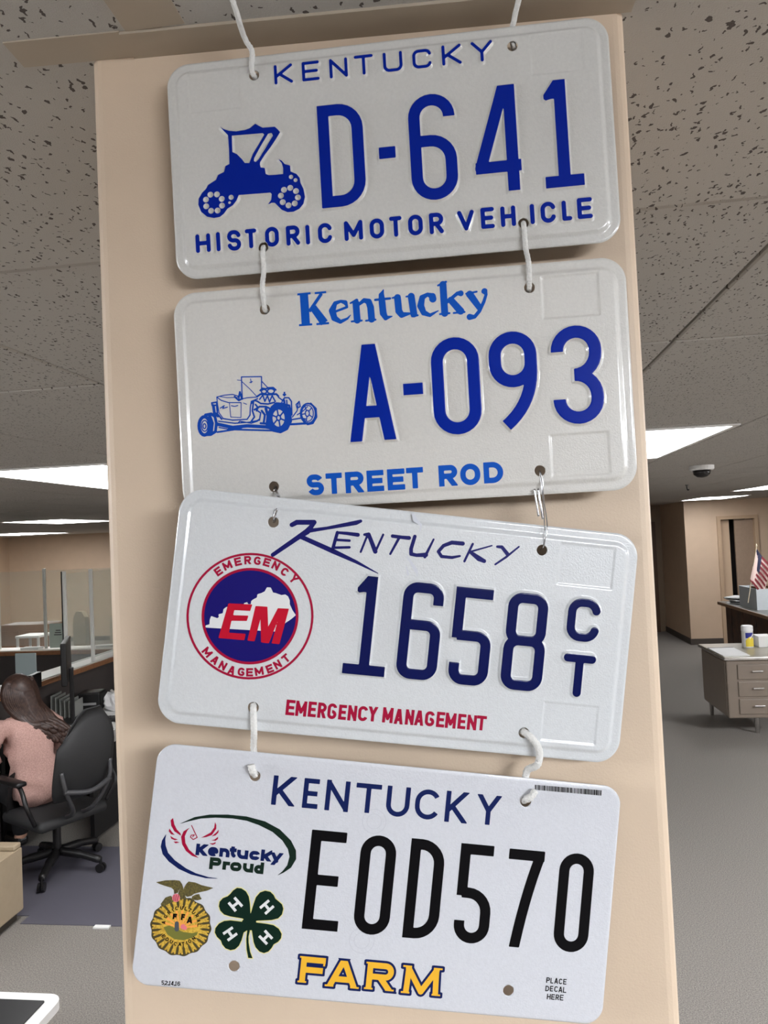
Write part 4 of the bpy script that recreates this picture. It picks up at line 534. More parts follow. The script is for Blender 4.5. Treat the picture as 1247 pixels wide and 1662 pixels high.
# --- plate 3
P3 = Plate(3, M_P3, 'third license plate, tilted, 1658 CT over EMERGENCY MANAGEMENT with a round red and blue seal', 16,
           [(g, nm(c), I_NAVY, 2.4) for g, c in many('p3_big', 6.7, R=6.2)]+[(g, nm(c), I_NAVY, 2.2) for g, c in many('p3_ct', 5.5, R=6.5, flat=False)], ART['p3_box'], .6)
for g, c in many('p3_em', 2.0, R=3.2): P3.flat(nm(c), g, I_RED, step=.2)
for c, L in ART['p3_ky']: P3.flat('letter', strokes([[(x, y, r*1.12+.1) for x, y, r in q] for q in L]), I_SCRIPT, step=.28)
(ecx, ecy), ero, eri = ART['p3_emblem']
def circ(cx, cy, r, n=72): return [(cx+r*math.cos(2*math.pi*i/n), cy+r*math.sin(2*math.pi*i/n)) for i in range(n)]
ring = Ink().stroke(circ(ecx, ecy, ero)+[circ(ecx, ecy, ero)[0]], 1.5, False)
seal = P3.flat('seal', ring, I_RED, lift=.01); tag(seal, 'round red and blue seal with EM and a white state outline')
d = Ink().poly(circ(ecx, ecy, eri)); P3.flat('seal_disc', d, I_DISC, lift=.01, parent=seal)
P3.flat('seal_ring', Ink().stroke(circ(ecx, ecy, eri)+[circ(ecx, ecy, eri)[0]], 1.7, False), I_RED, lift=.05, parent=seal)
P3.flat('state_outline', Ink().poly(ART['p3_map']), I_WHITE, lift=.09, parent=seal)
for k in ('p3_E', 'p3_M'): P3.flat('letter', Ink().poly(ART[k]), I_BRED, lift=.14, parent=seal)
def turned(ch, cx, cy, w, h, st, ang):       # a small upright letter turned about its centre
    g = glyph(ch, -w/2, w/2, -h/2, h/2, st, R=h*.42); ca, sa = math.cos(ang), math.sin(ang)
    rot = lambda p: (cx+p[0]*ca-p[1]*sa, cy+p[0]*sa+p[1]*ca)+tuple(p[2:])
    q = Ink(); q.base = g; q.add = [(a[0], [rot(p) for p in a[1]])+tuple(a[2:]) for a in g.add]
    if g.clip:
        old = q.sdf
        def sdf(U, V, old=old, g=g):
            du, dv = U-cx, V-cy; x, y = du*ca+dv*sa, -du*sa+dv*ca
            return np.maximum(old(U, V), np.maximum(np.abs(x)-w/2, np.abs(y)-h/2))
        q.sdf = sdf
    return q
for key, sgn in (('p3_arc1', 1), ('p3_arc2', -1)):
    for ch, x, y in ART[key]:
        a = math.atan2(y-ecy, x-ecx)-(math.pi/2)*sgn
        P3.flat('letter', turned(ch, x, y, 5.6 if ch == 'M' else 4.5, 5.4, 1.35, a), I_RED, lift=.01, parent=seal, step=.17)
for L in ART['p3_smudge']: P3.flat('smudge', strokes([L]), I_SMUDGE, lift=-.05)
# --- plate 4
P4 = Plate(4, M_P4, 'lowest license plate, flat printed EOD570 over yellow FARM with a clover and emblems', 12, [], panel=0, step=1.0)
for g, c in many('p4_big', 6.7, R=12): P4.flat(nm(c), g, I_BLACK)
for g, c in many('p4_ky', 3.1, R=7.6): P4.flat(nm(c), g, I_DNAVY, step=.3)
for ch, x0, x1, y0, y1 in ART['p4_farm']:
    w_ = 3.7; g = glyph(ch, x0, x1, y0, y1, w_, R=4.5)
    if ch == 'M':
        g = Ink(); W_ = x1-x0; g.stroke([(x0+2.2, y0), (x0+2.9, y1)], 3.6); g.stroke([(x1-2.2, y0), (x1-2.9, y1)], 3.6); g.stroke([(x0+2.6, y1-1.5), ((x0+x1)/2, y0+1.8)], 3.6, False); g.stroke([(x1-2.6, y1-1.5), ((x0+x1)/2, y0+1.8)], 3.6, False)
    g.clip = None if ch not in 'ARM' else (x0-1.5, x1+1.5, y0, y1)
    for fx in {'F': (0.0,), 'A': (0, 1), 'R': (0, 1), 'M': (0, 1)}[ch]:
        ax, bx = (x0-1.0, x0+4.6) if fx == 0 else (x1-4.6, x1+1.0)
        g.stroke([(ax, y0+.55), (bx, y0+.55)], 1.1)
        if ch in 'FR' and fx == 0 or ch == 'M': g.stroke([(ax, y1-.55), (bx, y1-.55)], 1.1)
    if ch == 'F': g.stroke([(x1-.6, y1), (x1-.8, y1-5.2)], 1.2)
    o2 = Ink(); o2.add, o2.clip, o2.off = g.add, g.clip, 1.45
    lt = P4.flat('letter', o2, I_DNAVY, step=.22); P4.flat('letter_fill', g, I_GOLD, lift=.05, parent=lt, step=.22)
for g, c in many('p4_place', .62, R=1.4): P4.flat(nm(c), g, I_BLACK, step=.12)
for g, c in many('p4_num', .5, R=1.2): P4.flat(nm(c), g, I_BLACK, step=.1)
a, b_, c_, d_ = [Vector(p) for p in ART['p4_bar']]; bm = B(); x = 0; rnd = random.Random(5)
while x < .985:
    wd = rnd.choice((.007, .008, .013, .018)); q = [a+(b_-a)*x, a+(b_-a)*(x+wd), d_+(c_-d_)*(x+wd), d_+(c_-d_)*x]
    bm.faces.new([bm.verts.new((p.x*.001, p.y*.001, .0001)) for p in q[::-1]]); x += wd+rnd.choice((.004, .005, .006, .011))
obj('bar_code', bm, I_BLACK, P4.root)['kind'] = 'stuff'
gsw = P4.flat('oval_logo', Ink().poly(ART['p4_green']), I_GREEN, step=.25); tag(gsw, 'oval swoosh logo with a winged horse and the words Kentucky Proud')
P4.flat('swoosh', Ink().poly(ART['p4_navy']), I_DNAVY, parent=gsw, step=.25)
for L in ART['p4_wing']: P4.flat('feather', Ink().poly(L), I_RED, parent=gsw, step=.16)
P4.flat('horse_head', strokes(ART['p4_horse']), I_RED, parent=gsw, step=.14)
for g, c in many('p4_kp', 2.35, R=3.4): P4.flat('letter', g, I_DNAVY, lift=.04, parent=gsw, step=.16)
for g, c in many('p4_proud', 2.3, R=3.4): P4.flat('letter', g, I_GREEN, lift=.04, parent=gsw, step=.16)
lf = Ink()
for L in ART['p4_leaf']: lf.poly(L)
lf.poly(ART['p4_stem']); edge = Ink(); edge.add, edge.off = lf.add, .5
clv = P4.flat('clover_emblem', edge, I_YEL, step=.25); tag(clv, 'dark green four leaf clover with a white H on each leaf')
P4.flat('clover_leaves', lf, I_CLOVER, lift=.04, parent=clv, step=.25)
for L in ART['p4_h']:
    i = Ink()
    for p in L: i.stroke([tuple(q) for q in p], None, True)
    P4.flat('letter', i, I_WHITE, lift=.08, parent=clv, step=.14)
(fx, fy), fr, (gx, gy), (sx_, sy_) = ART['p4_ffac']
ff = P4.flat('corn_emblem', Ink().poly([(fx+(fr+.45*math.cos(14*t))*math.cos(t), fy+(fr*.95+.45*math.cos(14*t))*math.sin(t)) for t in [2*math.pi*i/140 for i in range(140)]]), I_BROWN, step=.3)
tag(ff, 'round golden corn cross section emblem under a small eagle')
ker = Ink()
for i in range(24):
    a = 2*math.pi*i/24+.1
    ker.stroke([(fx+fr*.93*math.cos(a-.055), fy+fr*.88*math.sin(a-.055), .55), (fx+fr*.66*math.cos(a), fy+fr*.63*math.sin(a), .8), (fx+fr*.93*math.cos(a+.055), fy+fr*.88*math.sin(a+.055), .55)], None, False)
    ker.stroke([(fx+fr*.86*math.cos(a), fy+fr*.82*math.sin(a), .8), (fx+fr*.6*math.cos(a), fy+fr*.57*math.sin(a), 1.5)], None, False)
P4.flat('corn_kernels', ker, I_CORN, lift=.03, parent=ff, step=.2)['kind'] = 'stuff'
P4.flat('sunrise_disc', Ink().poly([(gx+p*.98, gy-.5+q*.92) for p, q in circ(0, 0, fr*.62, 48)]), I_CORN, lift=.05, parent=ff)
rays = Ink()
for i in range(9):
    a = math.pi*(.06+.11*i); rays.stroke([(gx, gy-2.2, .3), (gx+10.5*math.cos(a), gy-2+10*math.sin(a), .8)], None, False)
P4.flat('sun_rays', rays, I_ORANGE, lift=.07, parent=ff, step=.2)
P4.flat('ploughed_field', Ink().poly(ART['p4_field']), I_FIELD, lift=.08, parent=ff, step=.2)
P4.flat('owl', Ink().stroke([(gx-2.6, gy+.3, 1.3), (gx-2.2, gy-3.2, 1.5)], None, False), mat('slate_print', (70, 76, 84), .5), lift=.1, parent=ff, step=.15)
P4.flat('sun', Ink().stroke([(gx+1.6, gy-1.4, 1.6), (gx+3, gy-2.2, 1.2)], None, False), I_PINK, lift=.1, parent=ff, step=.15)
for L in ART['p4_wings']: P4.flat('eagle_wing', Ink().poly(L), I_OLIVE, lift=.06, parent=ff, step=.2)
sh = Ink().poly([(sx_+2.5*math.cos(t), sy_+2.6*math.sin(t)) for t in [i*.2618 for i in range(24)]]); P4.flat('shield', sh, I_PINK, lift=.1, parent=ff, step=.15)
st_ = Ink()
for i in range(3): st_.stroke([(sx_-1.5+i*1.4, sy_+1.7, .22), (sx_-1.2+i*1.1, sy_-1.8, .22)], None, False)
P4.flat('shield_stripes', st_, I_RUST, lift=.13, parent=ff, step=.1)
for g, c in many('p4_ffa', 1.1, R=2): P4.flat('letter', g, I_BLACK, lift=.13, parent=ff, step=.12)
for key, sg in (('p4_agri', 1), ('p4_edu', -1)):
    for ch, x, y in ART[key]:
        P4.flat('letter', turned(ch, x, y, 1.9, 2.3, .55, math.atan2(y-gy, x-gx)-math.pi/2*sg), I_BLACK, lift=.13, parent=ff, step=.1)
for (cx_, cy_), r_ in ART['p4_stamp']:
    i = Ink().stroke(circ(cx_, cy_, r_, 40)+[circ(cx_, cy_, r_, 40)[0]], .35, False)
    i.stroke(circ(cx_, cy_, r_*.62, 30)+[circ(cx_, cy_, r_*.62, 30)[0]], .3, False)
    P4.flat('faint_stamp', i, mat('faint_grey_print', (192, 193, 200), .4), lift=-.05, step=.2)
# --- cords and wires that hang the plates
M_CORD = mat('white_braided_cord', (226, 224, 220), .8, bump=1, bscale=700); M_WIRE = mat('bright_wire', (205, 205, 208), .22, 1)
def cord(pts, label, r=.00185, m=None, name='cord', cat='cord', group='cords the plates hang on', amp=.1, parts=()):
    bm = B(); tube(bm, pts, r, 12, 10, 900, amp); o = obj(name, bm, m or M_CORD, None, True); tag(o, label, cat, group)
    for nme, q, rr_ in parts:
        bm = B(); tube(bm, q, rr_, 10, 8, 900, .12); obj(nme, bm, m or M_CORD, o, True)
    return o
h = lambda P, i, n=3: P.W(P.holes[i][0], P.holes[i][1], n)
def edge_pt(P, i, n=3.2, dv=0, du=0): return P.W(P.holes[i][0]+du+(-.2 if i % 2 == 0 else .2), (76.4 if i < 2 else -76.4)+dv, n)
pa = edge_pt(P1, 0, 3.5)
cord([Vector((-.1475, .462, CEIL+.004)), Vector((-.1455, .463, CEIL-.004)), pa+Vector((-.0035, -.004, .008)), pa+Vector((0, 0, .001)), h(P1, 0, 4)+Vector((-.001, 0, .003)), h(P1, 0, -1), h(P1, 0, -6)], 'white cord from the ceiling to the top left hole of the topmost plate')
pb = edge_pt(P1, 1, -3)
cord([pb+Vector((.010, -.026, .032)), pb+Vector((.006, -.012, .014)), pb+Vector((.001, 0, 0)), h(P1, 1, -4)+Vector((.001, 0, .006)), h(P1, 1, -1.2)+Vector((.001, 0, .0022)), h(P1, 1, -5)+Vector((.002, 0, .001))], 'white cord from the ceiling passing behind the topmost plate to its upper right hole')
for i, j, l in ((2, 0, 'white cord joining the topmost and second plates below the antique car'), (3, 1, 'white cord joining the topmost and second plates below the word VEHICLE')):
    cord([h(P1, i, -5), h(P1, i, .2)+Vector((0, 0, .0005)), h(P1, i, 3.6)-Vector((0, 0, .004)), edge_pt(P1, i, 3.4), edge_pt(P2, j, 3.2), h(P2, j, 3.4)+Vector((0, 0, .005)), h(P2, j, .5), h(P2, j, -5)], l, .0017)
cord([h(P3, 2, -5), h(P3, 2, 1)+Vector((0, 0, .0008)), h(P3, 2, 4)-Vector((-.0003, 0, .004)), edge_pt(P3, 2, 3.4, 0, 2.6), edge_pt(P4, 0, -2.5, 2, -3), h(P4, 0, -4)+Vector((0, 0, .006)), h(P4, 0, -2.5)], 'white cord joining the third and lowest plates below the round seal', .0021,
     parts=[('knot', [h(P4, 0, -1), h(P4, 0, 2.5)+Vector((-.0006, 0, .003)), h(P4, 0, 4)+Vector((-.0012, 0, .006)), h(P4, 0, 4)+Vector((-.0014, 0, .0085))], [.0019, .0024, .0024, .0017])])
e3 = h(P3, 3)
cord([h(P3, 3, -5), h(P3, 3, 1)+Vector((0, 0, .0005)), h(P3, 3, 4.5)+Vector((.004, 0, -.0025)), h(P3, 3, 5)+Vector((.0085, 0, -.010)), h(P3, 3, 4)+Vector((.0072, 0, -.020)), edge_pt(P4, 1, -2.5)+Vector((0, 0, .004)), h(P4, 1, -4)+Vector((.001, 0, .006)), h(P4, 1, -2.5)], 'white curved cord joining the third and lowest plates at the bar code side', .0023,
     parts=[('knot', [h(P4, 1, -1)+Vector((-.001, 0, 0)), h(P4, 1, 2.5)+Vector((0, 0, .0025)), h(P4, 1, 3.5)+Vector((.003, 0, .0045)), h(P4, 1, 3.2)+Vector((.0062, 0, .0085))], [.0019, .0024, .0022, .0014])])
wa, wb = h(P2, 2, 2), h(P3, 0, 2)
cord([h(P2, 2, -3), h(P2, 2, 1.5)-Vector((-.001, 0, .003)), P3.W(P3.holes[0][0]+1.2, 76.5, -2.5), P3.W(P3.holes[0][0]+1.2, 70, -2.5), h(P3, 0, -2.6)+Vector((.001, 0, .004)), h(P3, 0, -1.5)], 'twisted bright wire joining the second and third plates above the round seal', .0011, M_WIRE, 'wire_tie', 'wire', 'wires between the plates', .25,
     parts=[('wire_end', [h(P3, 0, -1.5), h(P3, 0, 2.4)+Vector((.0008, 0, .003)), h(P3, 0, 3)+Vector((.003, 0, .0085))], .0009), ('wire_end', [h(P2, 2, 1)-Vector((-.0005, 0, .002)), h(P2, 2, 2.4)-Vector((-.002, 0, .0045))], .0012)])
wt, wl = h(P2, 3, 1), h(P3, 1, 1)
cord([h(P2, 3, -3), wt+Vector((.0003, 0, -.001)), h(P2, 3, 3)+Vector((.0015, 0, -.006)), edge_pt(P2, 3, 3)+Vector((.001, 0, 0)), P3.W(P3.holes[1][0]+1.5, 76.5, 3), h(P3, 1, 3)+Vector((.0022, 0, .008)), h(P3, 1, 1)+Vector((.0012, 0, .002)), h(P3, 1, -3)], 'thin bright wire joining the second and third plates at the numeral 8 side', .00042, M_WIRE, 'wire_tie', 'wire', 'wires between the plates', 0,
     parts=[('wire_end', [edge_pt(P2, 3, 2.5)+Vector((-.0045, 0, .004)), edge_pt(P2, 3, 3)+Vector((-.0035, 0, -.006)), edge_pt(P2, 3, 3)+Vector((-.0028, 0, -.014))], .0007), ('wire_end', [edge_pt(P2, 3, 3)+Vector((-.0022, 0, .004)), edge_pt(P2, 3, 3.4)+Vector((-.001, 0, -.008)), edge_pt(P2, 3, 3)+Vector((-.0002, 0, -.016))], .0007), ('wire_end', [h(P2, 3, 1), edge_pt(P2, 3, 3)+Vector((.0005, 0, 0)), P3.W(P3.holes[1][0]+.3, 73, 3)], .0004)])
# ------------------------------------------------------------------ right side: steel desk, wooden counter and what stands on them
M_STEEL = mat('taupe_desk_enamel', (126, 114, 102), .38, var=.04, scale=8); M_CHROME = mat('chrome', (205, 203, 200), .2, 1); M_TOPD = mat('grey_desk_linoleum', (148, 142, 126), .28, var=.05, scale=10)
M_BLACK = mat('black_plastic', (22, 21, 22), .4); M_DKGREY = mat('dark_grey_fabric', (46, 46, 48), .85, var=.15, scale=300); M_PAPER = mat('white_paper', (232, 232, 230), .7); M_WHITE = mat('white_plastic', (228, 227, 224), .45)
X0, X1, Y0, Y1 = 2.28, 3.05, 7.6, 8.48
dk = empty('office_desk', (X0+.4, Y0+.4, 0)); tag(dk, 'taupe steel office desk with three drawers holding a paper calendar', 'desk')
ox, oy = dk.location.x, dk.location.y
def part(name, fn, m, parent, loc=None, smooth=False):
    bm = B(); fn(bm)
    if loc is not None: bmesh.ops.translate(bm, verts=bm.verts, vec=(-loc[0], -loc[1], -loc[2]))
    return obj(name, bm, m, parent, smooth)
L0 = (ox, oy, 0)
part('desk_top', lambda b: box(b, X0, 3.9, Y0, Y1, .724, .75, .006), M_TOPD, dk, L0)
part('edge_trim', lambda b: (box(b, X0-.004, 3.9, Y0-.004, Y0+.004, .722, .744, .002), box(b, X0-.004, X0+.004, Y0, Y1, .722, .744, .002)), M_CHROME, dk, L0)
part('pedestal', lambda b: box(b, X0+.02, 2.83, Y0+.03, Y1-.03, .155, .722, .012), M_STEEL, dk, L0)
part('side_panel', lambda b: box(b, X0+.012, X0+.022, Y0+.06, Y1-.06, .18, .7, .004), M_STEEL, dk, L0)
for k, z in enumerate((.53, .365, .195)):
    d = part('drawer', lambda b: box(b, X0+.12, 2.81, Y0+.018, Y0+.034, z, z+.145, .006), M_STEEL, dk, L0)
    part('handle', lambda b: (box(b, 2.53, 2.63, Y0-.005, Y0+.003, z+.072, z+.088, .004), box(b, 2.535, 2.545, Y0, Y0+.02, z+.074, z+.086), box(b, 2.615, 2.625, Y0, Y0+.02, z+.074, z+.086)), M_CHROME, d, L0)
for x, y in ((2.57, 7.68), (2.36, 8.4), (2.75, 8.4)): part('leg', lambda b: cyl(b, (x, y, 0), (x, y, .16), .018, .026), M_CHROME, dk, L0)
part('kneehole_panel', lambda b: box(b, 2.83, 3.9, Y1-.12, Y1-.1, .2, .72), M_STEEL, dk, L0)
cal = empty('desk_calendar', (2.42, 7.93, .7505)); tag(cal, 'white paper desk calendar lying on the taupe steel desk', 'calendar')
part('pad', lambda b: box(b, -.13, .12, -.26, .22, 0, .006), M_PAPER, cal); part('binding', lambda b: box(b, -.13, .12, .22, .245, 0, .008), M_BLACK, cal)
part('grid_lines', lambda b: [box(b, -.12, .11, -.24+.08*i, -.238+.08*i, .006, .0063) for i in range(6)], mat('grey_print', (150, 150, 150), .7), cal)
can = empty('wipes_canister', (2.70, 8.2, .75)); tag(can, 'white canister with a blue and yellow label on the taupe desk', 'canister')
part('canister_body', lambda b: lathe(b, [(.052, 0), (.056, .004), (.056, .165), (.054, .17)]), M_WHITE, can, smooth=False)
part('lid', lambda b: lathe(b, [(.057, .17), (.058, .175), (.058, .215), (.05, .226), (.02, .228)]), mat('bright_white_plastic', (240, 240, 240), .4), can)
def wrap(b, r, a0, a1, f0, f1, n=16):
    P = [[b.verts.new((r*math.cos(a), r*math.sin(a), z)) for a in [a0+(a1-a0)*i/n for i in range(n+1)]] for z in (0, 1)]
    for i in range(n+1):
        t = i/n; P[0][i].co.z = f0(t); P[1][i].co.z = f1(t)
    for i in range(n): b.faces.new((P[0][i], P[0][i+1], P[1][i+1], P[1][i]))
part('blue_label', lambda b: wrap(b, .0566, -2.2, -.7, lambda t: .1, lambda t: .155), mat('blue_label', (34, 44, 140), .4), can)
part('yellow_label', lambda b: wrap(b, .0567, -2.2, -.5, lambda t: .012, lambda t: .075+.04*math.sin(3*t)), mat('yellow_label', (238, 214, 72), .4), can)
part('white_swoosh', lambda b: wrap(b, .0570, -1.5, -.6, lambda t: .088+.05*t, lambda t: .1+.055*t), mat('bright_white_plastic', (240, 240, 240), .4), can)
for x, y, z, hx, lab in ((2.87, 8.25, .75, .075, 'small white carton beside the canister on the taupe desk'), (3.06, 8.22, .75, .09, 'second white carton at the frame edge on the taupe desk')):
    c = empty('carton', (x, y, z)); tag(c, lab, 'box', 'cartons on the desk')
    part('carton_body', lambda b: box(b, -hx, hx, -.09, .09, 0, .11, .003), M_PAPER, c); part('flap', lambda b: (box(b, -hx, hx, -.09, -.002, .11, .113), box(b, -hx, hx, .002, .09, .11, .113)), M_WHITE, c)
M_WOOD = mat('dark_knotty_wood', (86, 54, 36), .5, dark=(44, 26, 18), scale=9); M_CTOP = mat('dark_counter_laminate', (92, 92, 86), .3)
ct = empty('service_counter', (3.5, 9.6, 0)); tag(ct, 'dark brown wooden service counter with a grey top behind the steel desk', 'counter'); L1 = (3.5, 9.6, 0)
part('counter_top', lambda b: box(b, 3.11, 3.95, 8.62, 10.5, .96, 1.0, .006), M_CTOP, ct, L1)
part('top_edge', lambda b: box(b, 3.10, 3.112, 8.62, 10.5, .958, .998, .003), mat('worn_wood_edge', (140, 110, 84), .5), ct, L1)
for i in range(8): part('front_board', lambda b: box(b, 3.18-.004*(i % 2), 3.2, 8.66+i*.22, 8.872+i*.22, .06, .958, .003), M_WOOD, ct, L1)
part('carcass', lambda b: box(b, 3.2, 3.9, 8.66, 10.42, 0, .958), M_WOOD, ct, L1)
bx = empty('storage_box', (3.45, 9.62, 1.0)); tag(bx, 'open pale blue-grey box standing on the wooden counter', 'box'); M_PALE = mat('pale_blue_grey_board', (196, 202, 206), .6, var=.02)
for a in ((-.25, .3, -.30, -.29), (-.25, .3, .29, .30), (-.25, -.24, -.29, .29), (.29, .3, -.29, .29)): part('box_wall', lambda b: box(b, *a, 0, .25), M_PALE, bx)
part('box_floor', lambda b: box(b, -.24, .29, -.29, .29, 0, .01), M_PALE, bx)
part('contents', lambda b: [box(b, -.22+.09*i, -.15+.09*i, -.27, .27, .01, .225+.02*(i % 3)) for i in range(6)], mat('brown_folders', (110, 76, 54), .7), bx)
part('hanging_tag', lambda b: (box(b, .1, .105, -.304, -.301, .16, .25), box(b, .09, .115, -.305, -.301, .1, .17)), M_BLACK, bx)
pp = empty('paper_stack', (3.32, 10.22, 1.0)); tag(pp, 'untidy pile of papers at the end of the wooden counter', 'papers')
for i in range(5):
    b = B(); box(b, -.14, .14, -.16, .16, .004+i*.016, .016+i*.016, rot=Euler((.03*(i % 2), 0, .35*i-.6)).to_matrix().to_4x4()); obj('paper_bundle', b, M_PAPER if i % 2 == 0 else M_BLACK, pp)
fl = empty('small_flag', (3.16, 9.35, 1.19)); tag(fl, 'small striped flag with a blue canton on a stick above the pale box', 'flag')
st0, st1 = Vector((-.05, 0, -.1)), Vector((.085, 0, .56)); hoA, hoB, fly = Vector((.085, 0, .54)), Vector((-.012, 0, .16)), Vector((.13, -.03, -.22))
part('stick', lambda b: (cyl(b, st0, st1, .005, .004, 8), lathe(b, [(.004, 0), (.009, .01), (.002, .04)], tuple(st1), 8)), mat('pale_stick', (210, 196, 170), .5), fl)
def fpt(s, t, o=0): return hoA+(hoB-hoA)*t+fly*s+Vector((0, .02*math.sin(5*s+3*t)-.003*o, .015*s*s))
def fgrid(b, s0, s1, t0, t1, o, n=8):
    for i in range(n):
        for q in ((0, 1),):
            a, c = s0+(s1-s0)*i/n, s0+(s1-s0)*(i+1)/n
            V = [b.verts.new(fpt(x, y, o)) for x, y in ((a, t0), (c, t0), (c, t1), (a, t1))]; b.faces.new(V)
M_FR, M_FW, M_FB = mat('flag_red', (120, 28, 40), .7), mat('flag_white', (226, 200, 192), .7), mat('flag_blue', (34, 36, 62), .7)
part('cloth', lambda b: fgrid(b, 0, 1, 0, 1, 0), M_FW, fl)
for i in range(7):
    for o in (1, -1): part('stripe', lambda b: fgrid(b, 0 if i > 3 or o < 0 else .4, 1, 2*i/13, (2*i+1)/13, o), M_FR, fl) if o == 1 else None
part('canton', lambda b: fgrid(b, 0, .42, 0, 7/13, 1.6), M_FB, fl)
part('stars', lambda b: [fgrid(b, .05+.07*i, .075+.07*i, .05+.09*j, .085+.09*j, 2.2, 1) for i in range(5) for j in range(5)], mat('star_white', (200, 196, 196), .7), fl)['kind'] = 'stuff'
dm = empty('dome_camera', (1.42, 4.97, CEIL)); tag(dm, 'dark dome camera on a round white base under the ceiling', 'camera')
part('dome_base', lambda b: lathe(b, [(.03, 0), (.075, 0), (.075, -.022), (.068, -.03), (.03, -.03)][::-1]), M_WHITE, dm)
part('dome', lambda b: lathe(b, [(.001, -.078), (.03, -.072), (.05, -.056), (.056, -.03)]), mat('smoked_dome', (26, 22, 22), .12), dm, smooth=True)
sp = empty('ceiling_hook', (1.97, 7.4, CEIL)); tag(sp, 'small dark hook hanging from the ceiling beyond the dome camera', 'hook')
part('hook', lambda b: tube(b, [(0, 0, 0), (0, 0, -.03), (.006, 0, -.05), (.018, 0, -.045)], .006, 8), M_BLACK, sp); part('hook_plate', lambda b: cyl(b, (0, 0, 0), (0, 0, -.006), .016), M_BLACK, sp)
# ------------------------------------------------------------------ left side: glazed teller counter, desk, person, chair
M_LEDGE = mat('white_counter_laminate', (226, 220, 212), .4); M_EDGE = mat('oak_counter_edge', (150, 104, 72), .45, var=.15, scale=25); M_CFRONT = mat('dark_counter_panel', (74, 68, 66), .6)
M_ACR = mat('clear_acrylic', (244, 247, 243), .05, trans=.86); M_ACR.node_tree.nodes['Principled BSDF'].inputs['IOR'].default_value = 1.05  # white share in the acrylic paints in the bright haze on the screens
M_POST = mat('pale_post', (226, 226, 220), .35)
tc = empty('teller_counter', (-3.6, 6, 0)); tag(tc, 'teller counter with a white ledge, oak edge and clear screens', 'counter'); L2 = (-3.6, 6, 0)
part('ledge', lambda b: (box(b, -3.72, -3.5, 4.9, 7.1, 1.035, 1.07, .004), box(b, -9.5, -3.5, 7.1, 7.34, 1.035, 1.07, .004)), M_LEDGE, tc, L2)
part('oak_edge', lambda b: (box(b, -3.5, -3.478, 4.9, 7.1, 1.02, 1.062, .004), box(b, -9.5, -3.74, 7.075, 7.1, 1.02, 1.062, .004)), M_EDGE, tc, L2)
part('front_panel', lambda b: (box(b, -3.62, -3.52, 4.95, 7.1, 0, 1.035), box(b, -9.5, -3.6, 7.12, 7.25, 0, 1.035)), M_CFRONT, tc, L2)
posts = [(-3.575, 5.95), (-3.545, 6.33), (-4.56, 7.22), (-5.1, 7.24), (-6.2, 7.24), (-3.56, 7.22)]
for i, (x, y) in enumerate(posts): part('post', lambda b: box(b, x-.014, x+.014, y-.014, y+.014, 1.07, 1.9, .004), M_POST, tc, L2)
part('dark_rail', lambda b: box(b, -3.593, -3.585, 5.93, 5.97, 1.25, 1.9), M_BLACK, tc, L2)
for a in ((-3.563, -3.557, 5.97, 6.31), (-3.555, -3.549, 6.35, 7.2), (-4.54, -3.58, 7.217, 7.223), (-5.08, -4.58, 7.227, 7.233), (-6.18, -5.12, 7.237, 7.243)): part('screen', lambda b: box(b, *a, 1.1, 1.88), M_ACR, tc, L2)
ns = empty('notice_sheet', (-4.39, 7.16, 1.08)); tag(ns, 'pale green notice sheet standing at the counter screen behind the monitor', 'notice')
part('sheet', lambda b: box(b, -.09, .09, -.003, .003, 0, .25), mat('pale_green_sheet', (206, 220, 208), .6), ns)
part('scribble', lambda b: [box(b, -.04+.01*i, .045-.006*i, -.0036, -.003, .13+.022*i, .14+.022*i) for i in range(3)], mat('dark_grey_marks', (80, 84, 80), .6), ns)
tl = empty('acrylic_panel', (-3.9, 5.88, 1.07)); tag(tl, 'frosted pale blue panel standing left of the black monitor', 'panel')
part('panel', lambda b: box(b, -.1, .09, -.006, .006, -.13, .15, .003), mat('frosted_pale_blue', (170, 184, 184), .5), tl); part('panel_foot', lambda b: box(b, -.11, .1, -.04, .04, -.16, -.12, .003), M_WHITE, tl)
part('panel_stand', lambda b: box(b, -.02, .02, -.02, .02, -1.07, -.16), M_DKGREY, tl)
# the desk
M_DTOP = mat('white_desk_laminate', (222, 220, 216), .4); dx = empty('white_desk', (-3.1, 5.6, 0)); tag(dx, 'white topped desk with grey edge in front of the seated person', 'desk'); L3 = (-3.1, 5.6, 0)
part('desk_top', lambda b: box(b, -3.5, -2.76, 4.93, 7.0, .715, .745, .004), M_DTOP, dx, L3)
part('desk_edge', lambda b: box(b, -2.765, -2.745, 4.92, 7.0, .66, .742, .004), mat('grey_desk_edge', (160, 158, 154), .5), dx, L3)
part('end_panel', lambda b: box(b, -3.48, -2.80, 6.95, 6.98, 0, .71), M_BLACK, dx, L3); part('back_panel', lambda b: box(b, -3.5, -3.47, 4.95, 6.98, 0, .71), M_BLACK, dx, L3)  # panels coloured black to stand in for the shade under the desk
part('side_panel', lambda b: box(b, -2.86, -2.83, 5.0, 6.95, .02, .715), mat('black_panel', (18, 17, 18), .7), dx, L3)  # black sheet painting the dark void below the desk top
mn = empty('monitor', (-3.26, 5.42, .745)); mn.rotation_euler = (0, 0, math.radians(117)); tag(mn, 'black flat monitor seen edge on behind the seated person', 'monitor')
T = Euler((math.radians(-12), 0, 0)).to_matrix().to_4x4()
part('screen_housing', lambda b: box(b, -.27, .27, -.02, .02, .32, .64, .008, rot=None), M_BLACK, mn); part('screen_glass', lambda b: box(b, -.255, .255, .0195, .0215, .335, .625), mat('screen_glass', (20, 24, 30), .1), mn)
part('stand_arm', lambda b: box(b, -.03, .03, -.05, -.02, .0, .42, .006), M_BLACK, mn); part('stand_foot', lambda b: box(b, -.13, .13, -.12, .09, 0, .012, .004), M_BLACK, mn)
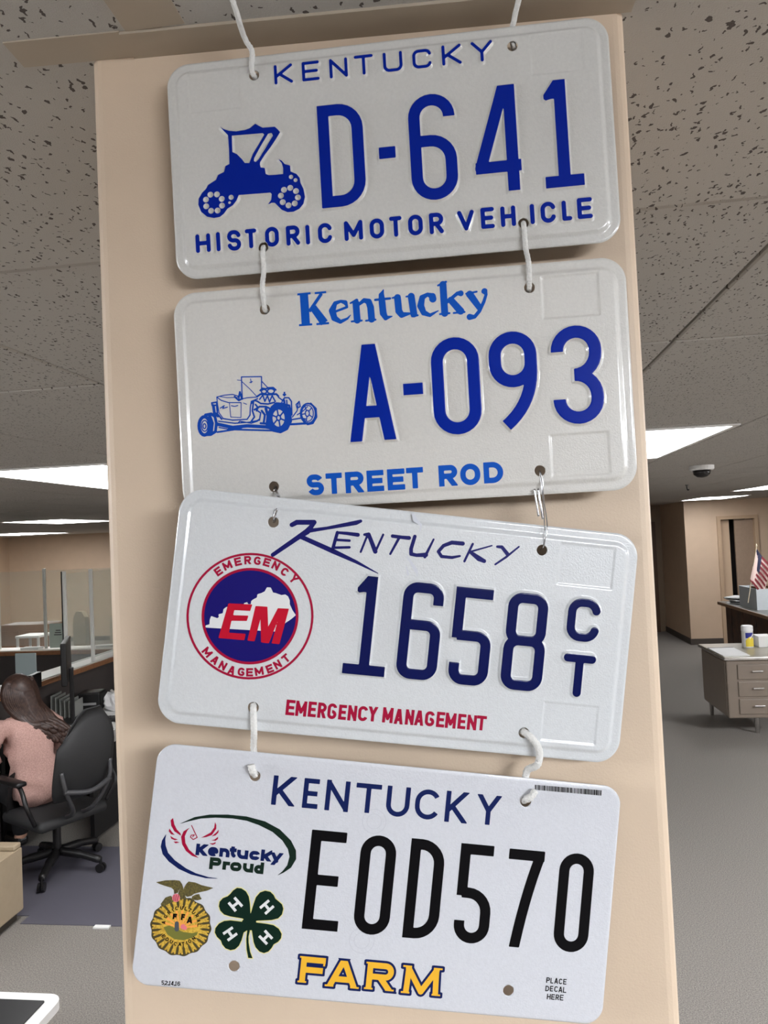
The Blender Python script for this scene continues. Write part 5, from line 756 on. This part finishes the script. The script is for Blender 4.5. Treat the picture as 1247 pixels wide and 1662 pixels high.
m2 = empty('small_monitor', (-3.39, 5.2, .745)); m2.rotation_euler = (0, 0, math.radians(100)); tag(m2, 'small black customer display on a thin post next to the monitor', 'display')
part('housing', lambda b: box(b, -.09, .09, -.02, .02, .3, .42, .006), M_BLACK, m2); part('post', lambda b: cyl(b, (0, 0, 0), (0, 0, .32), .012), M_BLACK, m2); part('foot', lambda b: box(b, -.07, .07, -.06, .06, 0, .012), M_BLACK, m2)
kb = empty('keyboard', (-3.0, 5.45, .745), math.radians(8)); tag(kb, 'black keyboard on the white desk in front of the papers', 'keyboard')
part('key_tray', lambda b: box(b, -.11, .16, -.065, .065, 0, .022, .005), M_BLACK, kb); part('keys', lambda b: [box(b, -.10+.024*i, -.08+.024*i, -.055+.026*j, -.034+.026*j, .022, .028) for i in range(10) for j in range(4)], mat('key_black', (34, 32, 34), .5), kb)['kind'] = 'stuff'
ph = empty('desk_phone', (-3.33, 6.12, .745), math.radians(15)); tag(ph, 'black desk telephone with a pale curly cord', 'telephone')
part('base', lambda b: prism(b, [(-.11, -.1), (.11, -.1), (.11, .1), (-.11, .1)], 0, .05), M_BLACK, ph); part('handset', lambda b: tube(b, [(-.08, -.09, .07), (-.085, 0, .1), (-.08, .1, .07)], [.022, .014, .022], 10), M_BLACK, ph)
part('curly_cord', lambda b: tube(b, [(.02+.1*t/40+.012*math.cos(t*1.3), .16-.3*t/40, .062+.012*math.sin(t*1.3)) for t in range(41)], .004, 6, 2), mat('pale_cord', (214, 210, 206), .5), ph)
ad = empty('document_tray', (-3.36, 5.6, .745), math.radians(10)); tag(ad, 'grey wire mesh document holder beside the dark machine', 'tray')
for i in range(6): part('divider', lambda b: box(b, -.1+.034*i, -.092+.034*i, -.1, .1, 0, .19-.012*i), mat('clear_grey_plastic', (150, 152, 148), .3), ad)
part('tray_base', lambda b: box(b, -.11, .1, -.11, .11, 0, .01), M_DKGREY, ad)
rp = empty('receipt_printer', (-3.27, 5.86, .745), math.radians(12)); tag(rp, 'squat black receipt printer between the mesh holder and the telephone', 'printer')
part('printer_body', lambda b: box(b, -.12, .06, -.09, .09, 0, .15, .012), M_BLACK, rp); part('paper_slot', lambda b: box(b, -.08, .03, -.093, -.088, .05, .07), mat('grey_print', (150, 150, 150), .7), rp)
pr = empty('printer', (-3.28, 6.78, .745)); tag(pr, 'black office printer at the far end of the white desk', 'printer')
part('printer_body', lambda b: box(b, -.2, .25, -.15, .15, 0, .24, .02), M_BLACK, pr); part('paper_tray', lambda b: box(b, -.15, .2, -.2, -.14, .03, .06, .005), M_DKGREY, pr)
for x, y, rz, n, lab in ((-3.12, 5.66, .3, 1, 'loose white papers behind the black keyboard'), (-2.95, 5.2, .1, 3, 'stack of white papers at the near corner of the white desk')):
    t = empty('paper_stack', (x, y, .745), rz); tag(t, lab, 'papers')
    for i in range(n): part('paper_sheet', lambda b: box(b, -.1+.01*i, .11, -.14, .14+.01*i, .004*i, .003+.004*i), M_PAPER, t)
wd = empty('tape_dispenser', (-3.22, 6.4, .745), .4); tag(wd, 'black wedge shaped tape dispenser near the printer', 'tape dispenser')
part('dispenser_body', lambda b: [bmesh.ops.rotate(b, verts=b.verts, cent=(0, 0, 0), matrix=Matrix.Rotation(math.pi/2, 3, 'X')) for _ in [prism(b, [(-.1, 0), (.1, 0), (.09, .03), (0, .09), (-.05, .05)], -.03, .03)]], M_BLACK, wd)
part('tape_roll', lambda b: cyl(b, (0, .031, .05), (0, -.031, .05), .03), M_DKGREY, wd)
bg = empty('plastic_bag', (-3.02, 5.82, .745)); tag(bg, 'crumpled white plastic bag on the white desk beside the pillar', 'bag')
b = B(); bmesh.ops.create_icosphere(b, subdivisions=3, radius=.12); rnd = random.Random(3)
for v in b.verts: v.co = Vector((v.co.x*1.2, v.co.y, max(0, v.co.z*.75+.07)))*(.86+.28*rnd.random())
obj('bag_body', b, mat('white_film', (232, 230, 230), .3), bg); part('bag_handle', lambda b: tube(b, [(.06, -.05, .14), (.1, -.08, .19), (.13, -.05, .13)], .006, 6), mat('white_film', (232, 230, 230), .3), bg)
# behind the screens
bc = empty('brown_cabinet', (-6.25, 9.7, 0)); tag(bc, 'low brown wooden cabinet beyond the counter screens', 'cabinet')
part('cabinet_body', lambda b: box(b, -.45, .3, -.2, .2, 0, 1.08, .006), mat('mid_brown_wood', (134, 98, 72), .5, var=.15, scale=8), bc)
for x in (-.3, 0.05): part('cabinet_door', lambda b: box(b, x-.13, x+.16, -.212, -.2, .1, 1.0, .004), mat('mid_brown_wood', (134, 98, 72), .5), bc)
sh = empty('white_shelf', (-5.72, 8.8, 0)); tag(sh, 'small white table in front of the brown cabinet', 'table')
part('table_top', lambda b: box(b, -.16, .16, -.15, .15, 1.0, 1.03, .004), M_WHITE, sh)
for x, y in ((-.14, -.13), (.14, -.13), (-.14, .13), (.14, .13)): part('leg', lambda b: box(b, x-.012, x+.012, y-.012, y+.012, 0, 1.0), M_WHITE, sh)
tb = empty('high_back_chair', (-5.03, 8.72, 0), math.radians(-20)); tag(tb, 'tan high backed chair beyond the counter screens', 'chair'); M_TANF = mat('tan_fabric', (140, 126, 104), .85)
b = B(); prism(b, [(-.1+.1*0, .75), (.1, .75), (.115, 1.1), (.1, 1.24), (.05, 1.31), (-.05, 1.31), (-.1, 1.24), (-.115, 1.1)], -.03, .03); bmesh.ops.rotate(b, verts=b.verts, cent=(0, 0, 0), matrix=Matrix.Rotation(math.pi/2, 3, 'X')); obj('backrest', b, M_TANF, tb)
part('seat', lambda b: box(b, -.2, .2, -.03, .4, .68, .75, .02), M_TANF, tb)
for x, y in ((-.17, 0), (.17, 0), (-.17, .36), (.17, .36)): part('leg', lambda b: cyl(b, (x, y, 0), (x, y, .68), .014), M_BLACK, tb)
gc = empty('grey_cabinet', (-4.85, 9.75, 0)); tag(gc, 'grey-tan filing cabinet beyond the counter screens near the pillar', 'cabinet')
part('cabinet_body', lambda b: box(b, -.25, .4, -.2, .2, 0, 1.14, .006), mat('grey_tan_enamel', (150, 138, 120), .5), gc)
for z in (.1, .45, .8): part('drawer', lambda b: box(b, -.23, .38, -.212, -.2, z, z+.3, .004), mat('grey_tan_enamel', (150, 138, 120), .5), gc)
bn = empty('navy_bench', (-4.1, 8.0, 0)); tag(bn, 'dark navy upholstered bench beyond the teller ledge', 'bench'); M_NAVYF = mat('navy_fabric', (42, 44, 66), .8)
part('seat', lambda b: box(b, -.6, .6, -.25, .25, .4, .5, .03), M_NAVYF, bn); part('backrest', lambda b: box(b, -.6, .6, .18, .28, .45, .94, .03), M_NAVYF, bn)
for x in (-.5, .5): part('leg', lambda b: box(b, x-.02, x+.02, -.2, .24, 0, .4), M_BLACK, bn)
for q, (x, y, w_) in enumerate(((-4.7, 7.19, .1), (-3.9, 7.2, .08), (-5.45, 7.2, .12))):
    t = empty('paper_stack', (x, y, 1.0705), .2*q); tag(t, ['small white papers on the ledge left of the notice sheet', 'small white papers on the ledge next to the pillar', 'small white papers on the ledge at the frame edge'][q], 'papers')
    part('paper_bundle', lambda b: box(b, -w_, w_, -.05, .05, 0, .02), M_PAPER, t)
# low tan cabinet, small table, sheet of painted carpet shade
lc = empty('low_cabinet', (-3.0, 3.6, 0)); tag(lc, 'low tan metal cabinet cut by the frame in front of the swivel chair', 'cabinet'); M_TAN = mat('tan_metal', (164, 148, 124), .45, var=.03, scale=30)
part('cabinet_body', lambda b: box(b, -.45, .306, -.4, .365, .05, .40, .004), M_TAN, lc); part('plinth', lambda b: box(b, -.43, .28, -.38, .345, 0, .05), mat('dark_plinth', (58, 52, 44), .6), lc)
part('raised_lip', lambda b: box(b, -.45, .306, .30, .365, .40, .43, .008), M_TAN, lc); part('end_panel', lambda b: box(b, .306, .312, -.39, .36, .06, .4, .002), M_TAN, lc)
tt = empty('side_table', (-1.75, 1.75, 0)); tag(tt, 'black topped table with a white rounded rim at the lower left corner', 'table')
def rrect(hx, hy, r, n=6): return [(sx*(hx-r)+r*math.cos(a), sy*(hy-r)+r*math.sin(a)) for sx, sy, a0 in ((1, 1, 0), (-1, 1, 1), (-1, -1, 2), (1, -1, 3)) for a in [math.pi/2*(a0+k/n) for k in range(n+1)]]
part('rim', lambda b: prism(b, rrect(.42, .40, .045), .70, .726), M_WHITE, tt); part('table_top', lambda b: prism(b, rrect(.378, .362, .006), .72, .729), mat('black_table_top', (26, 26, 28), .35), tt)
part('pedestal', lambda b: cyl(b, (-.1, -.1, .02), (-.1, -.1, .7), .03), M_BLACK, tt); part('foot', lambda b: cyl(b, (-.1, -.1, 0), (-.1, -.1, .02), .2), M_BLACK, tt)
cm_ = tag(part('chair_mat', lambda b: (box(b, -3.9, -2.67, 3.985, 4.92, 0, .004), box(b, -2.67, -1.85, 3.9, 4.92, 0, .004)), mat('smoky_chair_mat', (96, 94, 104), .4), None), 'smoky flat chair mat on the carpet under the swivel chair', 'mat')  # dark sheet that paints the shade around the chair onto the carpet
sc_ = tag(part('paper_scrap', lambda b: box(b, -2.22, -2.13, 3.87, 3.9, 0, .008), M_PAPER, None), 'small white scrap at the edge of the chair mat beside the pillar', 'scrap')
# swivel chair, local +y is the way it faces
TH = math.radians(63); CH = (-2.845, 4.56)
ch = empty('swivel_chair', (CH[0], CH[1], .004), TH); tag(ch, 'dark grey swivel chair on casters behind the seated person', 'chair')
M_CHB = mat('charcoal_chair_mesh', (40, 40, 41), .7, var=.2, scale=400); M_CHF = mat('grey_chair_frame', (62, 62, 64), .4)
part('seat', lambda b: box(b, -.24, .24, -.22, .24, .34, .41, .03), M_CHB, ch, smooth=True)
b = B(); NX, NZ = 10, 10; rows = []
for side in (0, 1):
    for j in range(NZ+1):
        z = .52+.55*j/NZ; wx = .205*(1-.25*abs(2*(j/NZ)-.9)**3)*(1 if j < 9 else .9); row = []
        for i in range(NX+1):
            x = -wx+2*wx*i/NX; xx = x/wx; zt = z-(.13*max(0, -xx+.1)**1.5+.0)*max(0, (j/NZ-.45)/.55); row.append(b.verts.new((x, -.26-.07*math.sin(math.pi*j/NZ*.9)-.05*(j/NZ)+.45*x*x+(-.035 if side else 0)*(1-(2*i/NX-1)**6*.6), zt)))
        rows.append(row)
for s in (0, 1):
    for j in range(NZ):
        for i in range(NX):
            q = [rows[s*(NZ+1)+j][i], rows[s*(NZ+1)+j][i+1], rows[s*(NZ+1)+j+1][i+1], rows[s*(NZ+1)+j+1][i]]; b.faces.new(q if s else q[::-1])
for j in range(NZ):
    for i in (0, NX): q = [rows[j][i], rows[j+1][i], rows[NZ+2+j][i], rows[NZ+1+j][i]]; b.faces.new(q if i else q[::-1])
for i in range(NX):
    for j in (0, NZ): q = [rows[j][i], rows[j][i+1], rows[NZ+1+j][i+1], rows[NZ+1+j][i]]; b.faces.new(q)
obj('backrest', b, M_CHB, ch, True)
part('back_frame', lambda b: (tube(b, [(-.17, -.35, .72), (-.15, -.36, .6), (-.07, -.3, .44), (-.05, -.1, .36)], .014, 8), tube(b, [(.17, -.35, .72), (.15, -.36, .6), (.07, -.3, .44), (.05, -.1, .36)], .014, 8), tube(b, [(-.16, -.36, .6), (0, -.39, .57), (.16, -.36, .6)], .016, 8)), M_CHF, ch, None, True)
for s in (-1, 1): part('armrest', lambda b: (tube(b, [(s*.25, -.18, .40), (s*.31, -.2, .53), (s*.3, -.1, .64), (s*.3, .1, .645)], .014, 8), box(b, s*.3-.035, s*.3+.035, -.14, .15, .64, .67, .012)), M_BLACK, ch, None, True)
part('gas_lift', lambda b: (cyl(b, (0, 0, .1), (0, 0, .34), .026), box(b, -.09, .09, -.1, .1, .31, .345, .01)), M_BLACK, ch); part('lever', lambda b: cyl(b, (.08, -.02, .33), (.26, -.06, .32), .006), M_CHROME, ch)
for k in range(5):
    a = 2*math.pi*k/5+math.radians(-18)-TH+.25; c, s = math.cos(a), math.sin(a)
    lg = part('leg', lambda b: tube(b, [(.03*c, .03*s, .12), (.18*c, .18*s, .105), (.31*c, .31*s, .075)], [.028, .024, .018], 8), M_BLACK, ch, None, True)
    part('caster', lambda b: (cyl(b, (.31*c-.02*s, .31*s+.02*c, .028), (.31*c-.006*s, .31*s+.006*c, .028), .028), cyl(b, (.31*c+.006*s, .31*s-.006*c, .028), (.31*c+.02*s, .31*s-.02*c, .028), .028), cyl(b, (.31*c, .31*s, .03), (.31*c, .31*s, .08), .008)), M_BLACK, lg)
# the seated person
pe = empty('person', (CH[0]-.165, CH[1]+.07, -.02), TH); tag(pe, 'person with long brown hair in a pink sweater seated at the white desk', 'person')
def skin(name, verts, edges, m, parent, root=0, sub=2):
    me = bpy.data.meshes.new(name); me.from_pydata([v[:3] for v in verts], edges, []); o = link(name, me, m, parent)
    bm = bmesh.new(); bm.from_mesh(me); ly = bm.verts.layers.skin.verify(); bm.verts.ensure_lookup_table()
    for v, d in zip(bm.verts, verts): v[ly].radius = (d[3], d[4] if len(d) > 4 else d[3]); v[ly].use_root = (v.index == root)
    bm.to_mesh(me); bm.free()
    md = o.modifiers.new('skin', 'SKIN'); md.use_smooth_shade = True; md.branch_smoothing = .6
    o.modifiers.new('sub', 'SUBSURF').levels = sub; o.modifiers['sub'].render_levels = sub; return o
V = [(0, 0, .52, .13), (0, .05, .66, .125), (0, .12, .82, .13), (0, .17, .93, .12), (0, .20, 1.0, .05), (0, .225, 1.05, .052), (0, .24, 1.11, .08), (0, .245, 1.165, .085), (0, .24, 1.215, .06)]
E_ = [(i, i+1) for i in range(8)]
def chain(start, pts):
    i = start
    for p in pts: V.append(p); E_.append((i, len(V)-1)); i = len(V)-1
    return i
for s in (-1, 1):
    chain(0, [(s*.1, .1, .52, .085), (s*.11, .42, .53, .07), (s*.11, .47, .48, .058), (s*.11, .42, .12, .042), (s*.11, .45, .06, .045), (s*.11, .57, .04, .035)])
    wr = chain(3, [(s*.1, .17, .945, .065), (s*.185, .17, .92, .055), (s*.25, .2, .74, .045), (s*.25, .23, .69, .042), (s*.19, .40, .745, .032), (s*.17, .46, .765, .026), (s*.165, .51, .77, .03)])
    for f in range(4): chain(wr, [(s*(.135+.02*f), .56+.006*(f in (1, 2)), .772, .0085), (s*(.13+.02*f), .585+.01*(f in (1, 2)), .762, .008)])
    chain(wr, [(s*.13, .515, .765, .0095), (s*.115, .545, .76, .0085)])
V.append((0, .325, 1.13, .014)); E_.append((6, len(V)-1))
skin('body', V, E_, mat('skin', (206, 160, 136), .5), pe)
M_SW = mat('dusty_pink_knit', (204, 166, 156), .95, dark=(172, 136, 128), scale=130, bump=1.0, bscale=130)
V = [(0, -.05, .40, .18, .16), (0, .02, .6, .175, .15), (0, .09, .78, .175, .155), (0, .15, .9, .165, .14), (0, .195, .985, .085)]; E_ = [(0, 1), (1, 2), (2, 3), (3, 4)]
for s in (-1, 1): chain(3, [(s*.11, .165, .945, .085), (s*.2, .17, .915, .088), (s*.262, .2, .745, .072), (s*.262, .23, .68, .068), (s*.195, .40, .74, .047), (s*.18, .44, .755, .042)])
sw = skin('sweater', V, E_, M_SW, pe)
tx = bpy.data.textures.new('knit_folds', 'CLOUDS'); tx.noise_scale = .085; tx.noise_depth = 1
dp = sw.modifiers.new('folds', 'DISPLACE'); dp.texture = tx; dp.strength = .1; dp.mid_level = .5; dp.texture_coords = 'LOCAL'
part('sweater_hem', lambda b: tube(b, [(.185*math.cos(a), -.05+.165*math.sin(a), .395+.01*math.cos(2*a)) for a in [2*math.pi*i/20 for i in range(21)]], .022, 8, 2), mat('dusty_pink_rib', (150, 112, 104), .95, bump=1, bscale=200), pe, None, True)
V = [(0, -.02, .5, .15)]; E_ = []
for s in (-1, 1): chain(0, [(s*.1, .1, .515, .1), (s*.11, .42, .53, .082), (s*.11, .48, .47, .07), (s*.11, .43, .15, .06), (s*.11, .43, .095, .058)])
skin('trousers', V, E_, mat('black_trousers', (20, 19, 22), .85), pe)
M_HAIR = mat('long_brown_hair', (74, 54, 46), .45, dark=(44, 30, 26), scale=60)
b = B(); bmesh.ops.create_icosphere(b, subdivisions=3, radius=1, matrix=Matrix.Translation((0, .222, 1.15)) @ Matrix.Diagonal((.104, .115, .122, 1)))
bmesh.ops.delete(b, geom=[f for f in b.faces if f.calc_center_median().y > .285 and f.calc_center_median().z < 1.215], context='FACES')
for k in range(26):
    t = k/25; x0 = -.095+.19*t; yb = .135+.9*x0*x0*8
    end = .80+.10*math.sin(k*2.4)*.5+.06*(1-t)
    tube(b, [(x0*.75, .2, 1.225), (x0*1.08, yb+.0, 1.15), (x0*1.05+.02, yb-.025, 1.05), (x0*.75+.05+.03*t, .085-.03*t, .95), (x0*.55+.09+.06*t, .04-.05*t, (end+.95)/2), (x0*.4+.12+.08*t, .01-.06*t, end)], [.03, .03, .028, .024, .017, .006], 8, 5)
obj('hair', b, M_HAIR, pe, True)

for s in (-1, 1): part('shoe', lambda b: box(b, s*.11-.045, s*.11+.045, .4, .64, .026, .095, .025), M_BLACK, pe)
for s in (-1, 1): part('eye', lambda b: lathe(b, [(.001, -.008), (.007, -.004), (.008, 0), (.007, .004), (.001, .008)], (s*.03, .318, 1.155), 10), mat('eye_white', (200, 190, 180), .3), pe)
